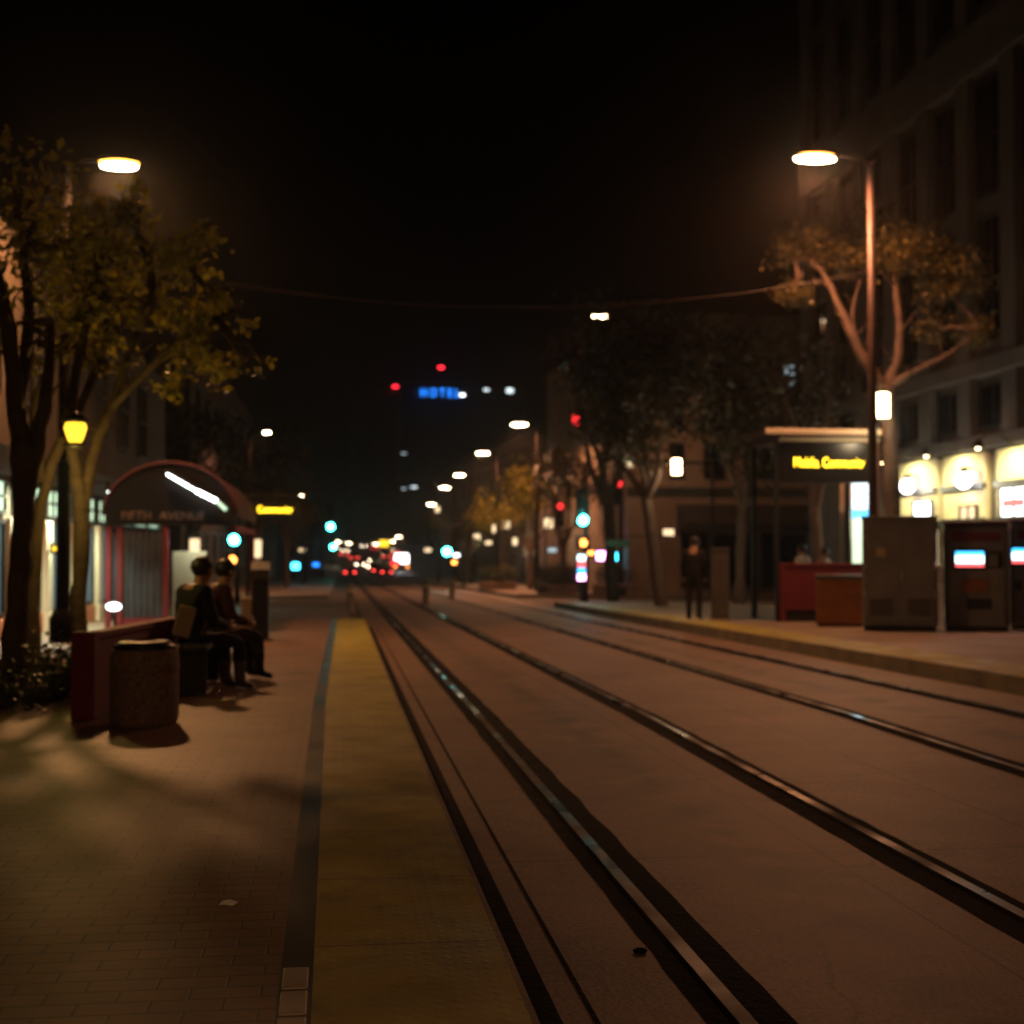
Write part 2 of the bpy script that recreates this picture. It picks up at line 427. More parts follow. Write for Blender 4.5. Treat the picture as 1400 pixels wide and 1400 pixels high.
# near pavements as raised blocks
lp = MB().strip(lambda y: -45, -.155, [y for y in YS if y <= 31], PLAT, .3)
struct(lp.build('platform_pavement', M['brick']))
le = MB().strip(-.155, -.055, [y for y in YS if y <= 31], PLAT - .002, .3)
struct(le.build('platform_edge_tile', M['tile']))
lc = MB().strip(.545, .57, [y for y in YS if y <= 31], PLAT - .004, .3)
struct(lc.build('platform_kerb', M['curb']))
ty = MB().strip(-.055, .545, [y for y in YS if y <= 31], PLAT + .004, .3)
struct(ty.build('tactile_strip', M['tactile']))
lq = MB().strip(lambda y: -45, .25, [31.05, 38, 45], .07, .2)
struct(lq.build('corner_pavement', M['pave']))
rp = MB().strip(7.86, lambda y: 60, YS, PLAT, .3)
struct(rp.build('pavement', M['pave']))
rc = MB().strip(6.99, 7.03, YS, PLAT - .004, .3)
struct(rc.build('pavement_kerb', M['curb']))
ry = MB().strip(7.03, 7.86, YS, PLAT + .004, .3)
struct(ry.build('tactile_strip', M['tactile']))
struct(MB().strip(lambda y: -45, -.6, YS2, .12, .3).build('far_pavement', M['pave']))
struct(MB().strip(7.6, lambda y: 60, YS2, .12, .3).build('far_pavement', M['pave']))
struct(MB().strip(.575, .715, [y for y in YS if y <= 31], .006).build('gutter', M['rubber']))
struct(MB().strip(.815, .832, [y for y in YS if y <= 31], .004).build('slab_seam', M['rubber']))
# pale worn tiles let into the dark edge strip, close to the camera
pt = MB()
for (y0, y1) in ((4.16, 4.36), (3.93, 4.13), (3.70, 3.90), (3.4, 3.66)):
    pt.box(-.148, -.068, y0, y1, PLAT - .01, PLAT + .004)
struct(pt.build('pale_pavement_tiles', M['tile_light'], bevel=.006))

# tracks
def track(xa, xb, label):
    t = thing('tram_track', label, 'tram track', ((xa + xb) / 2, 0, 0))
    for x, inner in ((xa, 1), (xb, -1)):
        ox = (xa + xb) / 2
        ys = YS + [52] + YS2
        rg = random.Random(int(x * 100)); fy = [-6 + .22 * k for k in range(170)] + [y for y in YS + [52] + YS2 if y > 31.5]
        ja = {y: rg.gauss(0, .003) for y in fy}; jb = {y: rg.gauss(0, .0045) for y in fy}
        l0, l1 = (.115, .165) if inner > 0 else (.165, .115)
        fl = MB().strip(lambda y: x - l0 + ja[y] + bend(y), lambda y: x + l1 + jb[y] + bend(y), fy, .004)
        o = fl.build('flangeway', M['rubber'], t); o.location.x = -ox
        rl = MB().strip(x - .028, x + .028, ys, .020, .02)
        o = rl.build('rail', M['steel'], t); o.location.x = -ox
    return t
track(1.275, 2.74, 'steel tram track nearest the yellow platform edge, rails set in dark grooves')
track(4.54, 6.10, 'steel tram track beside the far right-hand platform kerb')

# ------------------------------------------------------------------ street lamps
LAMP_H = 8.9
def make_lamp(label, loc, head_dx, lens, power, color, group='street lamps in two rows along the street', h=LAMP_H, lit=True, head=1.0, paint='polem'):
    t = thing('street_lamp', label, 'street lamp', loc, 0, group)
    s = 1 if head_dx > 0 else -1
    MB().lathe([(.20, 0), (.20, .35), (.15, .45), (.13, .5)], 12).build('base', M[paint], t, True)
    MB().tube([(0, 0, .45), (0, 0, h * .55), (0, 0, h - .05)], [.105, .09, .07], 12).build('pole', M[paint], t, True)
    MB().tube([(0, 0, h - .1), (s * .25, 0, h + .08), (head_dx - s * .32 * head, 0, h + .1)], [.045, .04, .035], 8).build('arm', M[paint], t, True)
    MB().sphere((head_dx, 0, h + .1), .52 * head, .24 * head, .12 * head, 18, 8).build('housing', M['blackm'], t, True)
    MB().lathe([(.40 * head, 0), (.46 * head, -.02), (.40 * head, -.045), (.2 * head, -.06), (.01, -.065)], 20, (head_dx, 0, h + .085), 1.0, .55).build('lens', lens, t, True)
    MB().sphere((head_dx, 0, h + .005), .43 * head, .23 * head, .05, 14, 7).build('bulb', M['e_core'], t, True)
    if lit:
        light('SPOT', 'lamp_light', (head_dx, 0, h - .16), power, color, t, .22, 166, .45)
    return t

SOD_R = (1, .365, .15); SOD_L = (1, .44, .16)
PW = 2000
pr = at(1191, 300, 26.0)
make_lamp('tall brown street lamp with glowing orange head above the ticket machines', (pr.x, 26.0, G(26) + PLAT), at(1114, 218, 26).x - pr.x, M['e_sodo'], PW, SOD_R, h=at(1114, 218, 26).z - G(26) - PLAT)
LYP = 22.0
hl = at(163, 228, LYP)
make_lamp('yellow glowing street lamp rising above the nearest left-hand tree crown', (hl.x - .8, LYP, G(LYP) + PLAT), .8, M['e_sod'], PW * .85, SOD_L, h=hl.z - G(LYP) - PLAT, head=.68, paint='dull')
for i, (px, py, Y, pw) in enumerate(((710, 581, 72, 3200), (660, 620, 91, 2600), (628, 650, 112, 0), (608, 667, 131, 0), (590, 690, 165, 0))):
    p = at(px, py, Y); z0 = G(Y) + .12
    make_lamp(('first', 'second', 'third', 'fourth', 'fifth')[i] + ' lit street lamp of the receding right-hand row beyond the crossing', (p.x + .95, Y, z0), -.95, M['e_far'], pw, SOD_R, h=p.z - z0, lit=pw > 0, head=1.0 if i < 3 else 1.15, paint='dull')
for i, (px, py, Y, pw) in enumerate(((365, 592, 77, 800), (412, 678, 145, 0))):
    p = at(px, py, Y); z0 = G(Y) + .12
    make_lamp(('nearer', 'farther')[i] + ' small pinkish lit street lamp beyond the crossing on the left', (p.x - .95, Y, z0), .95, M['e_far'], pw, SOD_R, h=p.z - z0, lit=pw > 0, head=.42, paint='dull')
for i, (px, py, Y, sd) in enumerate(((545, 734, 250, -1), (514, 744, 270, -1), (537, 740, 300, -1), (461, 741, 240, 1), (477, 743, 290, 1))):
    p = at(px, py, Y); z0 = G(Y) + .1
    make_lamp(('topmost warm street lamp of the far cluster over the bus', 'far street lamp just left of the yellow shop sign', 'far street lamp between the yellow sign and the topmost one', 'far street lamp at the left, right of the upper green signal', 'far street lamp standing over the distant cars on the left')[i], (p.x - sd * .9, Y, z0), sd * .9, M['e_far'], 0, SOD_R, group='far street lamps at the end of the street', h=p.z - z0, lit=False, head=1.3)
p = at(820, 433, 57); make_lamp('single white street lamp high above the dark trees at the crossing', (p.x + .9, 57, G(57) + .12), -.9, M['e_far'], 1400, SOD_R, h=p.z - G(57) - .12, head=.8)
# the next pair of the same rows, behind the photographer
make_lamp('street lamp of the right-hand row behind the viewpoint', (10.3, -13, PLAT), -.95, M['e_sodo'], PW * .5, SOD_R)
make_lamp('street lamp of the left-hand row behind the viewpoint', (-5.0, -14, PLAT), .95, M['e_sod'], PW * .95, SOD_L)

# span wire between the two nearest lamp poles
a = Vector((pr.x, 26, at(1191, 370, 26).z)); b = Vector((-5.0, 26, a.z))
w = MB().tube([a.lerp(b, k / 24) - Vector((0, 0, .9 * 4 * (k / 24) * (1 - k / 24))) for k in range(25)], .008, 6)
tag(w.build('span_wire', M['polem'], None, True), 'thin overhead wire strung across the tracks from lamp pole to lamp pole', 'wire')

# ------------------------------------------------------------------ trees
def leaves(blobs, n, size, seed, clumps=26, spread=.34):
    rnd = random.Random(seed); mb = MB()
    vol = [b[1][0] * b[1][1] * b[1][2] for b in blobs]; tot = sum(vol)
    for (c, r), vv in zip(blobs, vol):
        k = max(6, int(clumps * len(blobs) * vv / tot)); cc = []
        while len(cc) < k:
            q = Vector((rnd.uniform(-1, 1), rnd.uniform(-1, 1), rnd.uniform(-1, 1)))
            if .12 < q.length < 1.02: cc.append(Vector(c) + Vector((q.x * r[0], q.y * r[1], q.z * r[2])))
        for i in range(int(n * vv / tot)):
            base = rnd.choice(cc)
            sg = spread * (r[0] * r[1] * r[2]) ** (1 / 3)
            p = base + Vector((rnd.gauss(0, sg), rnd.gauss(0, sg), rnd.gauss(0, sg * .7)))
            s_ = size * rnd.uniform(.6, 1.35)
            e = Euler((rnd.uniform(-1.1, 1.1), rnd.uniform(-1.1, 1.1), rnd.uniform(0, 2 * PI))).to_matrix()
            i0 = len(mb.v)
            for q in ((-.5, 0, 0), (-.12, -.27, .03), (.5, 0, -.04), (-.12, .27, .03)):
                mb.v.append(tuple(p + e @ Vector(q) * s_))
            mb.f.append((i0, i0 + 1, i0 + 2, i0 + 3))
    return mb

def wob(rnd, p, q, n, amt):
    p, q = Vector(p), Vector(q); out = []
    for i in range(n + 1):
        t = i / n; v = p.lerp(q, t)
        if 0 < i < n: v += Vector((rnd.gauss(0, amt), rnd.gauss(0, amt), rnd.gauss(0, amt * .5)))
        out.append(v)
    return out

def organic(pts, rad, rnd):
    P = [Vector(p) for p in pts]
    if isinstance(rad, (int, float)): rad = [rad] * len(P)
    op, orad = [], []
    for i in range(len(P) - 1):
        p0, p1, p2, p3 = P[max(i - 1, 0)], P[i], P[i + 1], P[min(i + 2, len(P) - 1)]
        n_ = 5
        for k in range(n_):
            t = k / n_
            v = .5 * ((2 * p1) + (p2 - p0) * t + (2 * p0 - 5 * p1 + 4 * p2 - p3) * t * t + (3 * p1 - p0 - 3 * p2 + p3) * t ** 3)
            r = rad[i] + (rad[i + 1] - rad[i]) * t
            op.append(v + Vector((rnd.gauss(0, r * .10), rnd.gauss(0, r * .10), 0)) if i + k else v); orad.append(r * rnd.uniform(.88, 1.14))
    op.append(P[-1]); orad.append(rad[-1])
    return op, orad

def tree(label, loc, trunks, limbs, blobs, n, size, bark='bark', leaf='leaf', seed=1, group=None, cat='tree', twigs=2, spread=.34, clumps=26):
    """trunks / limbs: lists of (points, radii) in local space"""
    rnd = random.Random(seed)
    t = thing('street_tree', label, cat, loc, 0, group)
    mb = MB()
    for k_, (pts, rad) in enumerate(trunks + limbs):
        op, orr = organic(pts, rad, rnd); mb.tube(op, orr, 10)
        if k_ >= len(trunks):
            for j in range(3, len(op) - 1, 2):
                d = Vector((rnd.uniform(-1, 1), rnd.uniform(-1, 1), rnd.uniform(.1, 1.1))).normalized() * rnd.uniform(.25, .75)
                mb.tube(wob(rnd, op[j], op[j] + d, 3, .04), [orr[j] * .35, orr[j] * .25, orr[j] * .16, .004], 5)
    ends = [pts[-1] for pts, rad in (limbs or trunks)]
    for c, r in blobs:
        st = min(ends, key=lambda e: (Vector(e) - Vector(c)).length)
        pp = wob(rnd, st, c, 4, .08); mb.tube(pp, [.05, .042, .034, .026, .016], 6)
        for k in range(twigs):
            q = Vector(c) + Vector((rnd.uniform(-.8, .8) * r[0], rnd.uniform(-.8, .8) * r[1], rnd.uniform(-.3, .9) * r[2]))
            mb.tube(wob(rnd, pp[2 + k % 2], q, 3, .07), [.03, .022, .015, .008], 5)
    mb.build('trunk', M[bark], t, True)
    leaves(blobs, n, size, seed + 50, clumps, spread).build('crown', M[leaf], t)
    return t

GT = 'street trees along the left platform'
# three slim trunks rising from the planter on the left
b1 = gp(22, 962, PLAT); b2 = gp(48, 940, PLAT); b3 = gp(114, 940, PLAT)
def loc_of(base, px, py, dy=0.0):
    q = at(px, py, base.y + dy); return q - base
tree('leaning thick-trunked tree at the far left edge behind the kerbed planter', b1,
     [([(0, 0, -.05), loc_of(b1, 24, 800), loc_of(b1, 34, 680), loc_of(b1, 22, 560)], [.115, .10, .09, .08])],
     [([loc_of(b1, 34, 680), loc_of(b1, 60, 560, .1), loc_of(b1, 70, 440, .2)], [.08, .06, .04]), ([loc_of(b1, 22, 560), loc_of(b1, 8, 430, -.1), loc_of(b1, -20, 330, -.2)], [.085, .06, .035]),
      ([loc_of(b1, 22, 560), loc_of(b1, 40, 440, .3), loc_of(b1, 30, 330, .4)], [.07, .05, .03])],
     [(loc_of(b1, -30, 360), (.75, .8, .6)), (loc_of(b1, 60, 360, .3), (.62, .8, .55)), (loc_of(b1, 20, 260, .2), (.7, .8, .4)), (loc_of(b1, 50, 470, .1), (.45, .6, .3))],
     900, .10, 'bark', 'leaf', 11, GT, clumps=16, spread=.26)
tree('slender dark young tree between the thick leaning trunk and the forked tree', b2,
     [([(0, 0, -.05), loc_of(b2, 46, 800), loc_of(b2, 62, 660), loc_of(b2, 108, 560, .1)], [.075, .065, .06, .045])],
     [([loc_of(b2, 62, 660), loc_of(b2, 46, 560, .2), loc_of(b2, 90, 460, .3)], [.05, .04, .025]), ([loc_of(b2, 108, 560, .1), loc_of(b2, 140, 480, .2), loc_of(b2, 150, 400, .3)], [.045, .035, .02])],
     [(loc_of(b2, 120, 420, .3), (.5, .6, .38)), (loc_of(b2, 90, 330, .3), (.5, .6, .35)), (loc_of(b2, 140, 500, .2), (.3, .4, .2))],
     700, .10, 'bark', 'leaf', 12, GT, clumps=16, spread=.26)
tree('forked tree with lit yellow-green crown in front of the black arched shelter sign', b3,
     [([(0, 0, -.05), loc_of(b3, 108, 820), loc_of(b3, 112, 700), loc_of(b3, 104, 650)], [.085, .075, .07, .06])],
     [([loc_of(b3, 112, 700), loc_of(b3, 132, 610, .1), loc_of(b3, 150, 560, .1), loc_of(b3, 190, 450, .2)], [.07, .06, .05, .035]),
      ([loc_of(b3, 104, 650), loc_of(b3, 96, 560, -.1), loc_of(b3, 120, 430, -.1)], [.07, .055, .035]),
      ([loc_of(b3, 150, 560, .1), loc_of(b3, 240, 470, -.2), loc_of(b3, 300, 440, -.2)], [.045, .03, .02])],
     [(loc_of(b3, 150, 330), (.55, .6, .4)), (loc_of(b3, 210, 390, .1), (.5, .6, .42)), (loc_of(b3, 262, 345, .2), (.36, .5, .34)), (loc_of(b3, 190, 280, .2), (.4, .5, .2)),
      (loc_of(b3, 300, 440, -.2), (.38, .5, .34)), (loc_of(b3, 255, 505, -.1), (.42, .5, .24)), (loc_of(b3, 335, 495), (.24, .3, .18)), (loc_of(b3, 120, 440), (.4, .5, .3))],
     2300, .10, 'bark', 'leaf', 13, GT, clumps=12, spread=.21)

# small yellow-lit fixture strapped among the limbs, and its twin on the right
def tree_light(label, loc, h, r, m, power, color, rz=0, z=-.35, taper=False):
    t = thing('tree_lantern', label, 'lantern', loc, rz, 'lanterns strapped to the street trees')
    MB().lathe([(r * .5, 0), (r * .75, h * .3), (r, h * .75), (r * .85, h)] if taper else [(r * .9, 0), (r, .02), (r, h - .02), (r * .85, h)], 14).build('glass', m, t, True)
    MB().lathe([(r * 1.25, h), (r * 1.3, h + .03), (r * .5, h + .09), (.01, h + .1)], 14).build('cap', M['blackm'], t, True)
    MB().lathe([(r * .6, -.06), (r * 1.05, -.04), (r * 1.05, 0)], 14).build('base', M['blackm'], t, True)
    MB().box(-.02, .02, 0, r + .16, h * .4, h * .4 + .05).build('bracket', M['blackm'], t)
    if power: light('POINT', 'lantern_light', (0, -r - .25, z), power, color, t, .08)
    return t
q = at(103, 606, b3.y - .35); tree_light('yellow lantern glowing among the forks of the left-hand trees', q, .19, .105, M['e_yell'], 22, (1, .66, .15), taper=True)

# planter
pl = thing('planter', 'low kerbed planting bed round the tree trunks at far left', 'planter', (b3.x - .3, b3.y - 1.2, PLAT))
kb = MB(); so = MB()
ring = []
for k in range(20):
    q = 2 * PI * k / 20
    ring.append((math.copysign(abs(math.cos(q)) ** .6, math.cos(q)) * 1.25 - .85, math.copysign(abs(math.sin(q)) ** .6, math.sin(q)) * 1.55 + .9))
for k in range(20):
    (xa, ya), (xb, yb) = ring[k], ring[(k + 1) % 20]
    kb.tube([(xa, ya, .06), (xb, yb, .06)], .085, 6)
so.v += [(x, y, .07) for x, y in ring]; so.f.append(tuple(range(20)))
kb.build('kerb', M['concr'], pl, True); so.build('soil', M['soil'], pl)
def shrub(label, loc, blobs, n, size, seed):
    t = thing('shrub', label, 'shrub', loc, 0, 'low shrubs in the planting bed')
    rnd = random.Random(seed); mb = MB()
    for c, r in blobs:
        for k in range(5):
            mb.tube(wob(rnd, (0, 0, -.02), Vector(c) + Vector((rnd.uniform(-.6, .6) * r[0], rnd.uniform(-.6, .6) * r[1], rnd.uniform(-.2, .8) * r[2])), 3, .03), [.014, .01, .008, .004], 5)
    mb.build('stems', M['bark'], t); leaves(blobs, n, size, seed, 18, .4).build('foliage', M['shrub'], t)
p1 = gp(85, 962, PLAT); shrub('bushy dark shrub in the bed beside the red low wall', Vector((p1.x, p1.y, PLAT + .05)), [((0, 0, .26), (.22, .3, .2)), ((.12, .1, .3), (.18, .25, .16)), ((-.2, .05, .2), (.2, .25, .15))], 900, .06, 31)
p1 = gp(15, 972, PLAT); shrub('low dark shrub at the foot of the leaning trunk', Vector((p1.x, p1.y, PLAT + .05)), [((0, 0, .16), (.3, .3, .14)), ((-.25, .1, .2), (.25, .3, .15))], 700, .06, 32)

# right-hand near tree with a lantern at its fork
GR = 'street trees along the right-hand pavement'
bt = at(1218, 870, 27.6); bt.z = G(27.6) + PLAT
L_ = lambda px, py, dy=0.0: loc_of(bt, px, py, dy)
tree('bare-limbed street tree spreading orange-lit branches over the ticket machines', bt,
     [([(0, 0, -.05), L_(1219, 700), L_(1215, 600), L_(1210, 525)], [.19, .175, .16, .15])],
     [([L_(1208, 530), L_(1180, 490), L_(1150, 425, .3), L_(1125, 375, .9), L_(1088, 335, 1.5)], [.13, .112, .085, .055, .014]),
      ([L_(1214, 530), L_(1229, 480, .1), L_(1229, 430, .2), L_(1222, 370, .6), L_(1230, 310, .9)], [.12, .105, .085, .055, .012]),
      ([L_(1214, 528), L_(1250, 508, -.2), L_(1300, 482, -.3), L_(1340, 450, -.3)], [.09, .06, .04, .012]),
      ([L_(1206, 540), L_(1176, 480, .5), L_(1165, 430, .8), L_(1180, 370, 1.1)], [.075, .06, .045, .012])],
     [(L_(1110, 335, 1.6), (.7, .7, .42)), (L_(1160, 350, 1.2), (.55, .6, .4)), (L_(1075, 345, 1.5), (.4, .5, .3)), (L_(1240, 340), (.6, .7, .45)), (L_(1300, 380), (.55, .7, .5)), (L_(1200, 300, 1.4), (.5, .6, .25)),
      (L_(1330, 450), (.4, .5, .3)), (L_(1085, 400, .5), (.35, .5, .25)), (L_(1270, 450, .2), (.3, .4, .25))],
     5600, .15, 'bark2', 'leaf2', 21, GR, spread=.36, twigs=4)
q = at(1206, 572, 27.1); tree_light('bright cream lantern at the fork of the tree above the grey cabinet', q, .52, .15, M['e_warm'], 45, (1, .75, .45))

def simple_tree(label, px, Y, side_group, base_z, topz, width, n, size, leaf, seed, lean=0.0, bark='bark', fork=.5, blobs=None):
    p = at(px, 750, Y); loc = Vector((p.x, Y, G(Y) + base_z)); rnd = random.Random(seed)
    h = topz; f = h * fork * .62
    tr = [([(0, 0, -.05), (lean * .3, .02, f * .5), (lean * .6, 0, f)], [h * .024, h * .021, h * .018])]
    lim = []
    for k in range(5):
        a = k * 2 * PI / 5 + rnd.uniform(-.3, .3); rr = width * rnd.uniform(.35, .6)
        e = Vector((lean + math.cos(a) * rr, math.sin(a) * rr, h * rnd.uniform(.62, .8)))
        lim.append((wob(rnd, (lean * .6, 0, f - .1), e, 3, .12), [h * .013, h * .010, h * .007, h * .004]))
    if blobs is None:
        blobs = [((lean + rnd.uniform(-.6, .6) * width, rnd.uniform(-.6, .6) * width, h * rnd.uniform(.6, .95)), (width * rnd.uniform(.3, .5), width * rnd.uniform(.35, .5), h * rnd.uniform(.09, .16))) for k in range(9)]
    return tree(label, loc, tr, lim, blobs, n, size, bark, leaf, seed, side_group)

GF = 'street trees beyond the crossing'
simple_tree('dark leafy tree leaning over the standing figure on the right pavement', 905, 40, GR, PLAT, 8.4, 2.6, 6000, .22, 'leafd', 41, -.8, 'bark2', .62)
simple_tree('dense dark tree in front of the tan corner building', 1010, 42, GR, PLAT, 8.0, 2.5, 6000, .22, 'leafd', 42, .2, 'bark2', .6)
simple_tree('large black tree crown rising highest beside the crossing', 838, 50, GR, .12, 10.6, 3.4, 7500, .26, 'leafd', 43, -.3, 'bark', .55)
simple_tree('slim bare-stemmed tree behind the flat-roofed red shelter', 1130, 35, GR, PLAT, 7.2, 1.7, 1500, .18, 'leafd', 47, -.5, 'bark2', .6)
for i, (px, Y, h, wd, lf) in enumerate(((725, 76, 6.9, 2.6, 'leaf'), (688, 95, 6.8, 2.5, 'leaf'), (640, 104, 5.6, 2.0, 'leafd'), (600, 126, 6.8, 2.4, 'leaf2'), (770, 68, 7.0, 2.4, 'leafd'))):
    simple_tree(('golden lamp-lit tree under the first lamp of the right-hand row', 'golden lamp-lit tree under the second lamp of the right-hand row', 'small dark tree behind the second lamp of the right-hand row', 'distant lamp-lit tree near the far end of the right-hand row', 'dark tree behind the green traffic signal')[i],
                px, Y, GF, .12, h, wd, 1500, .26, lf, 60 + i, 0, 'bark2', .5)
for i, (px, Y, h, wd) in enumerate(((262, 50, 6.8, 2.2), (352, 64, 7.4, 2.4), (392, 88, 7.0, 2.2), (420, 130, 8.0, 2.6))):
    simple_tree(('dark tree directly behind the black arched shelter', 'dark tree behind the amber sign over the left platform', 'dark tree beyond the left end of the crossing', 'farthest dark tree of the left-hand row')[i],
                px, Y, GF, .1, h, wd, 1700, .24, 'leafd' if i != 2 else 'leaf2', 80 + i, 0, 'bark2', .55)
# lanterns on the farther trees; the tall thin one is lit bark made to glow
for (px, py, Y, h, r, lab) in ((925, 649, 39.5, .46, .14, 'white-yellow lantern above the standing figure'), (692, 722, 96.3, .5, .24, 'pale lantern on the second golden tree'), (861, 638, 52, .3, .12, 'small pinkish lantern high beside the tan corner building'), (881, 688, 41, 1.0, .07, 'tall thin glow standing in for lit bark on the leaning dark tree trunk'), (704, 745, 98, .5, .16, 'dim lantern low between the golden trees'), (676, 728, 92, .5, .14, 'narrow lantern left of the pale lantern on the golden tree'),
                         (598, 700, 124, .5, .2, 'distant lantern in the last lamp-lit tree of the right-hand row'), (652, 738, 103.4, .42, .24, 'small pale lantern on the small dark tree of the right-hand row'),
                         (750, 722, 77.2, .55, .25, 'yellow lantern beside the first golden tree'), (266, 758, 49.5, .55, .17, 'cream glow standing in for a lit trunk just right of the shelter glass'), (351, 762, 63.5, .8, .2, 'tall cream glow standing in for a lit trunk under the left amber sign')):  # both cream ones on the left glow in place of lamp-lit trunks
    tree_light(lab, at(px, py, Y), h, r, M['e_shopw'] if px != 925 else M['e_warm'], 50 if px == 925 else 45, (1, .70, .38))

# ------------------------------------------------------------------ left shelter, low wall, bin
SY = 24.0
sx0 = at(143, 715, SY).x; sx1 = at(322, 715, SY).x; sw = sx1 - sx0
ez = at(230, 716, SY).z - (G(SY) + PLAT); tz = at(230, 634, SY).z - (G(SY) + PLAT)
sh = thing('tram_shelter', 'red barrel-roofed tram shelter with a black arched sign reading FIFTH AVENUE', 'shelter', ((sx0 + sx1) / 2, SY, G(SY) + PLAT))
hw = sw / 2; LEN = 6.2
arc = [(hw * math.cos(PI * k / 16), ez + .12 + (tz - ez - .12) * math.sin(PI * k / 16)) for k in range(17)]
MB().prism([(-hw, ez - .02)] + [(hw, ez - .02)] + arc[0:], 0, .06, 'y').build('arch_sign', M['black'], sh)
text('FIFTH  AVENUE', .205, M['concr'], sh, (-.12, -.012, ez + .13), FRONT)
rf = MB()
for k in range(16):
    (xa, za), (xb, zb) = arc[k], arc[k + 1]
    rf.box(0, 1, 0, 1, 0, 1, Matrix(((xb - xa, 0, -.0, xa), (0, LEN, 0, .07), (zb - za, 0, .05, za), (0, 0, 0, 1))))
rf.build('roof', M['red_dark'], sh)
rim = MB().tube([(x * 1.015, .0, z + .02) for x, z in arc], .035, 6); rim.build('arch_rim', M['red_dark'], sh, True)
for x in (-hw + .05, hw - .05):
    MB().box(x - .05, x + .05, .07, LEN, ez - .14, ez - .02).build('eave_beam', M['red'], sh)
px_post = [at(163, 800, SY).x - (sx0 + sx1) / 2, at(226, 800, SY).x - (sx0 + sx1) / 2]
for x in (px_post[0], px_post[1]):
    MB().box(x - .045, x + .045, .02, .11, 0, ez - .03).build('post', M['red'], sh)
for x in (-hw + .06, hw - .06):
    MB().box(x - .045, x + .045, LEN - .15, LEN - .06, 0, ez - .15).build('post', M['red'], sh)
MB().box(-hw + .015, -hw + .105, .02, .11, 0, ez - .03).build('post', M['red'], sh)
gz0 = .30
gl = MB().box(px_post[0] + .05, px_post[1] - .05, .05, .075, gz0, ez - .1).build('end_glass', M['glassb'], sh)
mul = MB()
for k in range(1, 7):
    x = px_post[0] + (px_post[1] - px_post[0]) * k / 7; mul.box(x - .012, x + .012, .035, .048, gz0, ez - .1)
mul.build('glazing_bars', M['greyd'], sh)
MB().box(-hw + .11, px_post[0] - .05, .05, .075, gz0, ez - .1).build('end_glass', M['glassb'], sh)
MB().box(px_post[0] + .05, px_post[1] - .05, .04, .09, .02, gz0 - .004).build('kick_panel', M['red'], sh)
xr = at(282, 800, SY + .6).x - (sx0 + sx1) / 2
MB().box(px_post[1] + .06, xr, .55, .60, .25, 1.42).build('poster', M['cream_post'], sh)
# fluorescent tubes on the sloping soffit, seen through the arch's open right haunch
tb = MB(); 
f1 = at(228, 648, SY - .25); f2 = at(268, 671, SY - .25); f3 = at(296, 685, SY - .25); f4 = at(309, 697, SY - .25)
base_loc = Vector(sh.location)
for (p, q, r) in ((f1, f2, .020), (f2, f3, .034)):
    MB().tube([p - base_loc, q - base_loc], r, 8).build('fluorescent_tube', M['e_tube'], sh, True)
MB().tube([f3 - base_loc, f4 - base_loc], .03, 8).build('tube_end_cover', M['e_tran'], sh, True)
MB().tube([f1 - base_loc + Vector((-.03, .08, .05)), f4 - base_loc + Vector((.03, .08, .05))], .045, 6).build('tube_tray', M['blackm'], sh)
light('AREA', 'tube_light', (.45, .30, ez - .1), 14, (.85, 1, .92), sh, 1)
bpy.data.lights['tube_light'].size = .5
bpy.data.lights['tube_light'].use_shadow = True
# bench inside
bn = thing('bench', 'dark slatted bench under the shelter where people sit', 'bench', (-1.62, 14.4, PLAT))

# low red wall
w0 = gp(112, 985, PLAT); 
wa = Vector((w0.x, w0.y, 0)); wb = at(243, 845, w0.y + 2.6)
hz = at(112, 866, w0.y).z - PLAT
lw = thing('low_wall', 'low dark red barrier wall behind the round concrete bin', 'low wall', (wa.x, wa.y, PLAT), math.atan2(wb.y - wa.y, wb.x - wa.x))
ll = math.hypot(wb.x - wa.x, wb.y - wa.y)
MB().box(.16, ll, -.05, .05, .02, hz - .06).build('panel', M['red'], lw, bevel=.008)
MB().box(0, .155, -.09, .09, 0, hz + .01).build('post', M['red'], lw, bevel=.012)
MB().box(ll + .003, ll + .12, -.07, .07, 0, hz - .01).build('post', M['red'], lw, bevel=.012)
MB().box(.158, ll, -.07, .07, hz - .055, hz).build('cap_rail', M['red'], lw, bevel=.012)

# round bin
bb = gp(191, 996, PLAT); rb_ = (at(240, 990, bb.y).x - at(143, 990, bb.y).x) / 2; hb = at(190, 890, bb.y).z - PLAT
bi = thing('litter_bin', 'round brown concrete litter bin with black lid on the brick platform', 'bin', (bb.x, bb.y + rb_, PLAT))
MB().lathe([(rb_ * .93, 0), (rb_ * .96, .03), (rb_, .06), (rb_, hb - .05), (rb_ * .96, hb), (rb_ * .8, hb)], 28).build('body', M['concr'], bi, True, .006)
MB().lathe([(rb_ * .9, hb + .002), (rb_ * .92, hb + .02), (rb_ * .75, hb + .055), (rb_ * .42, hb + .06), (rb_ * .38, hb + .01)], 28).build('lid', M['black'], bi, True)
MB().lathe([(rb_ * 1.012, hb - .16), (rb_ * 1.018, hb - .15), (rb_ * 1.018, hb - .12), (rb_ * 1.012, hb - .11)], 28).build('band', M['concr'], bi, True)

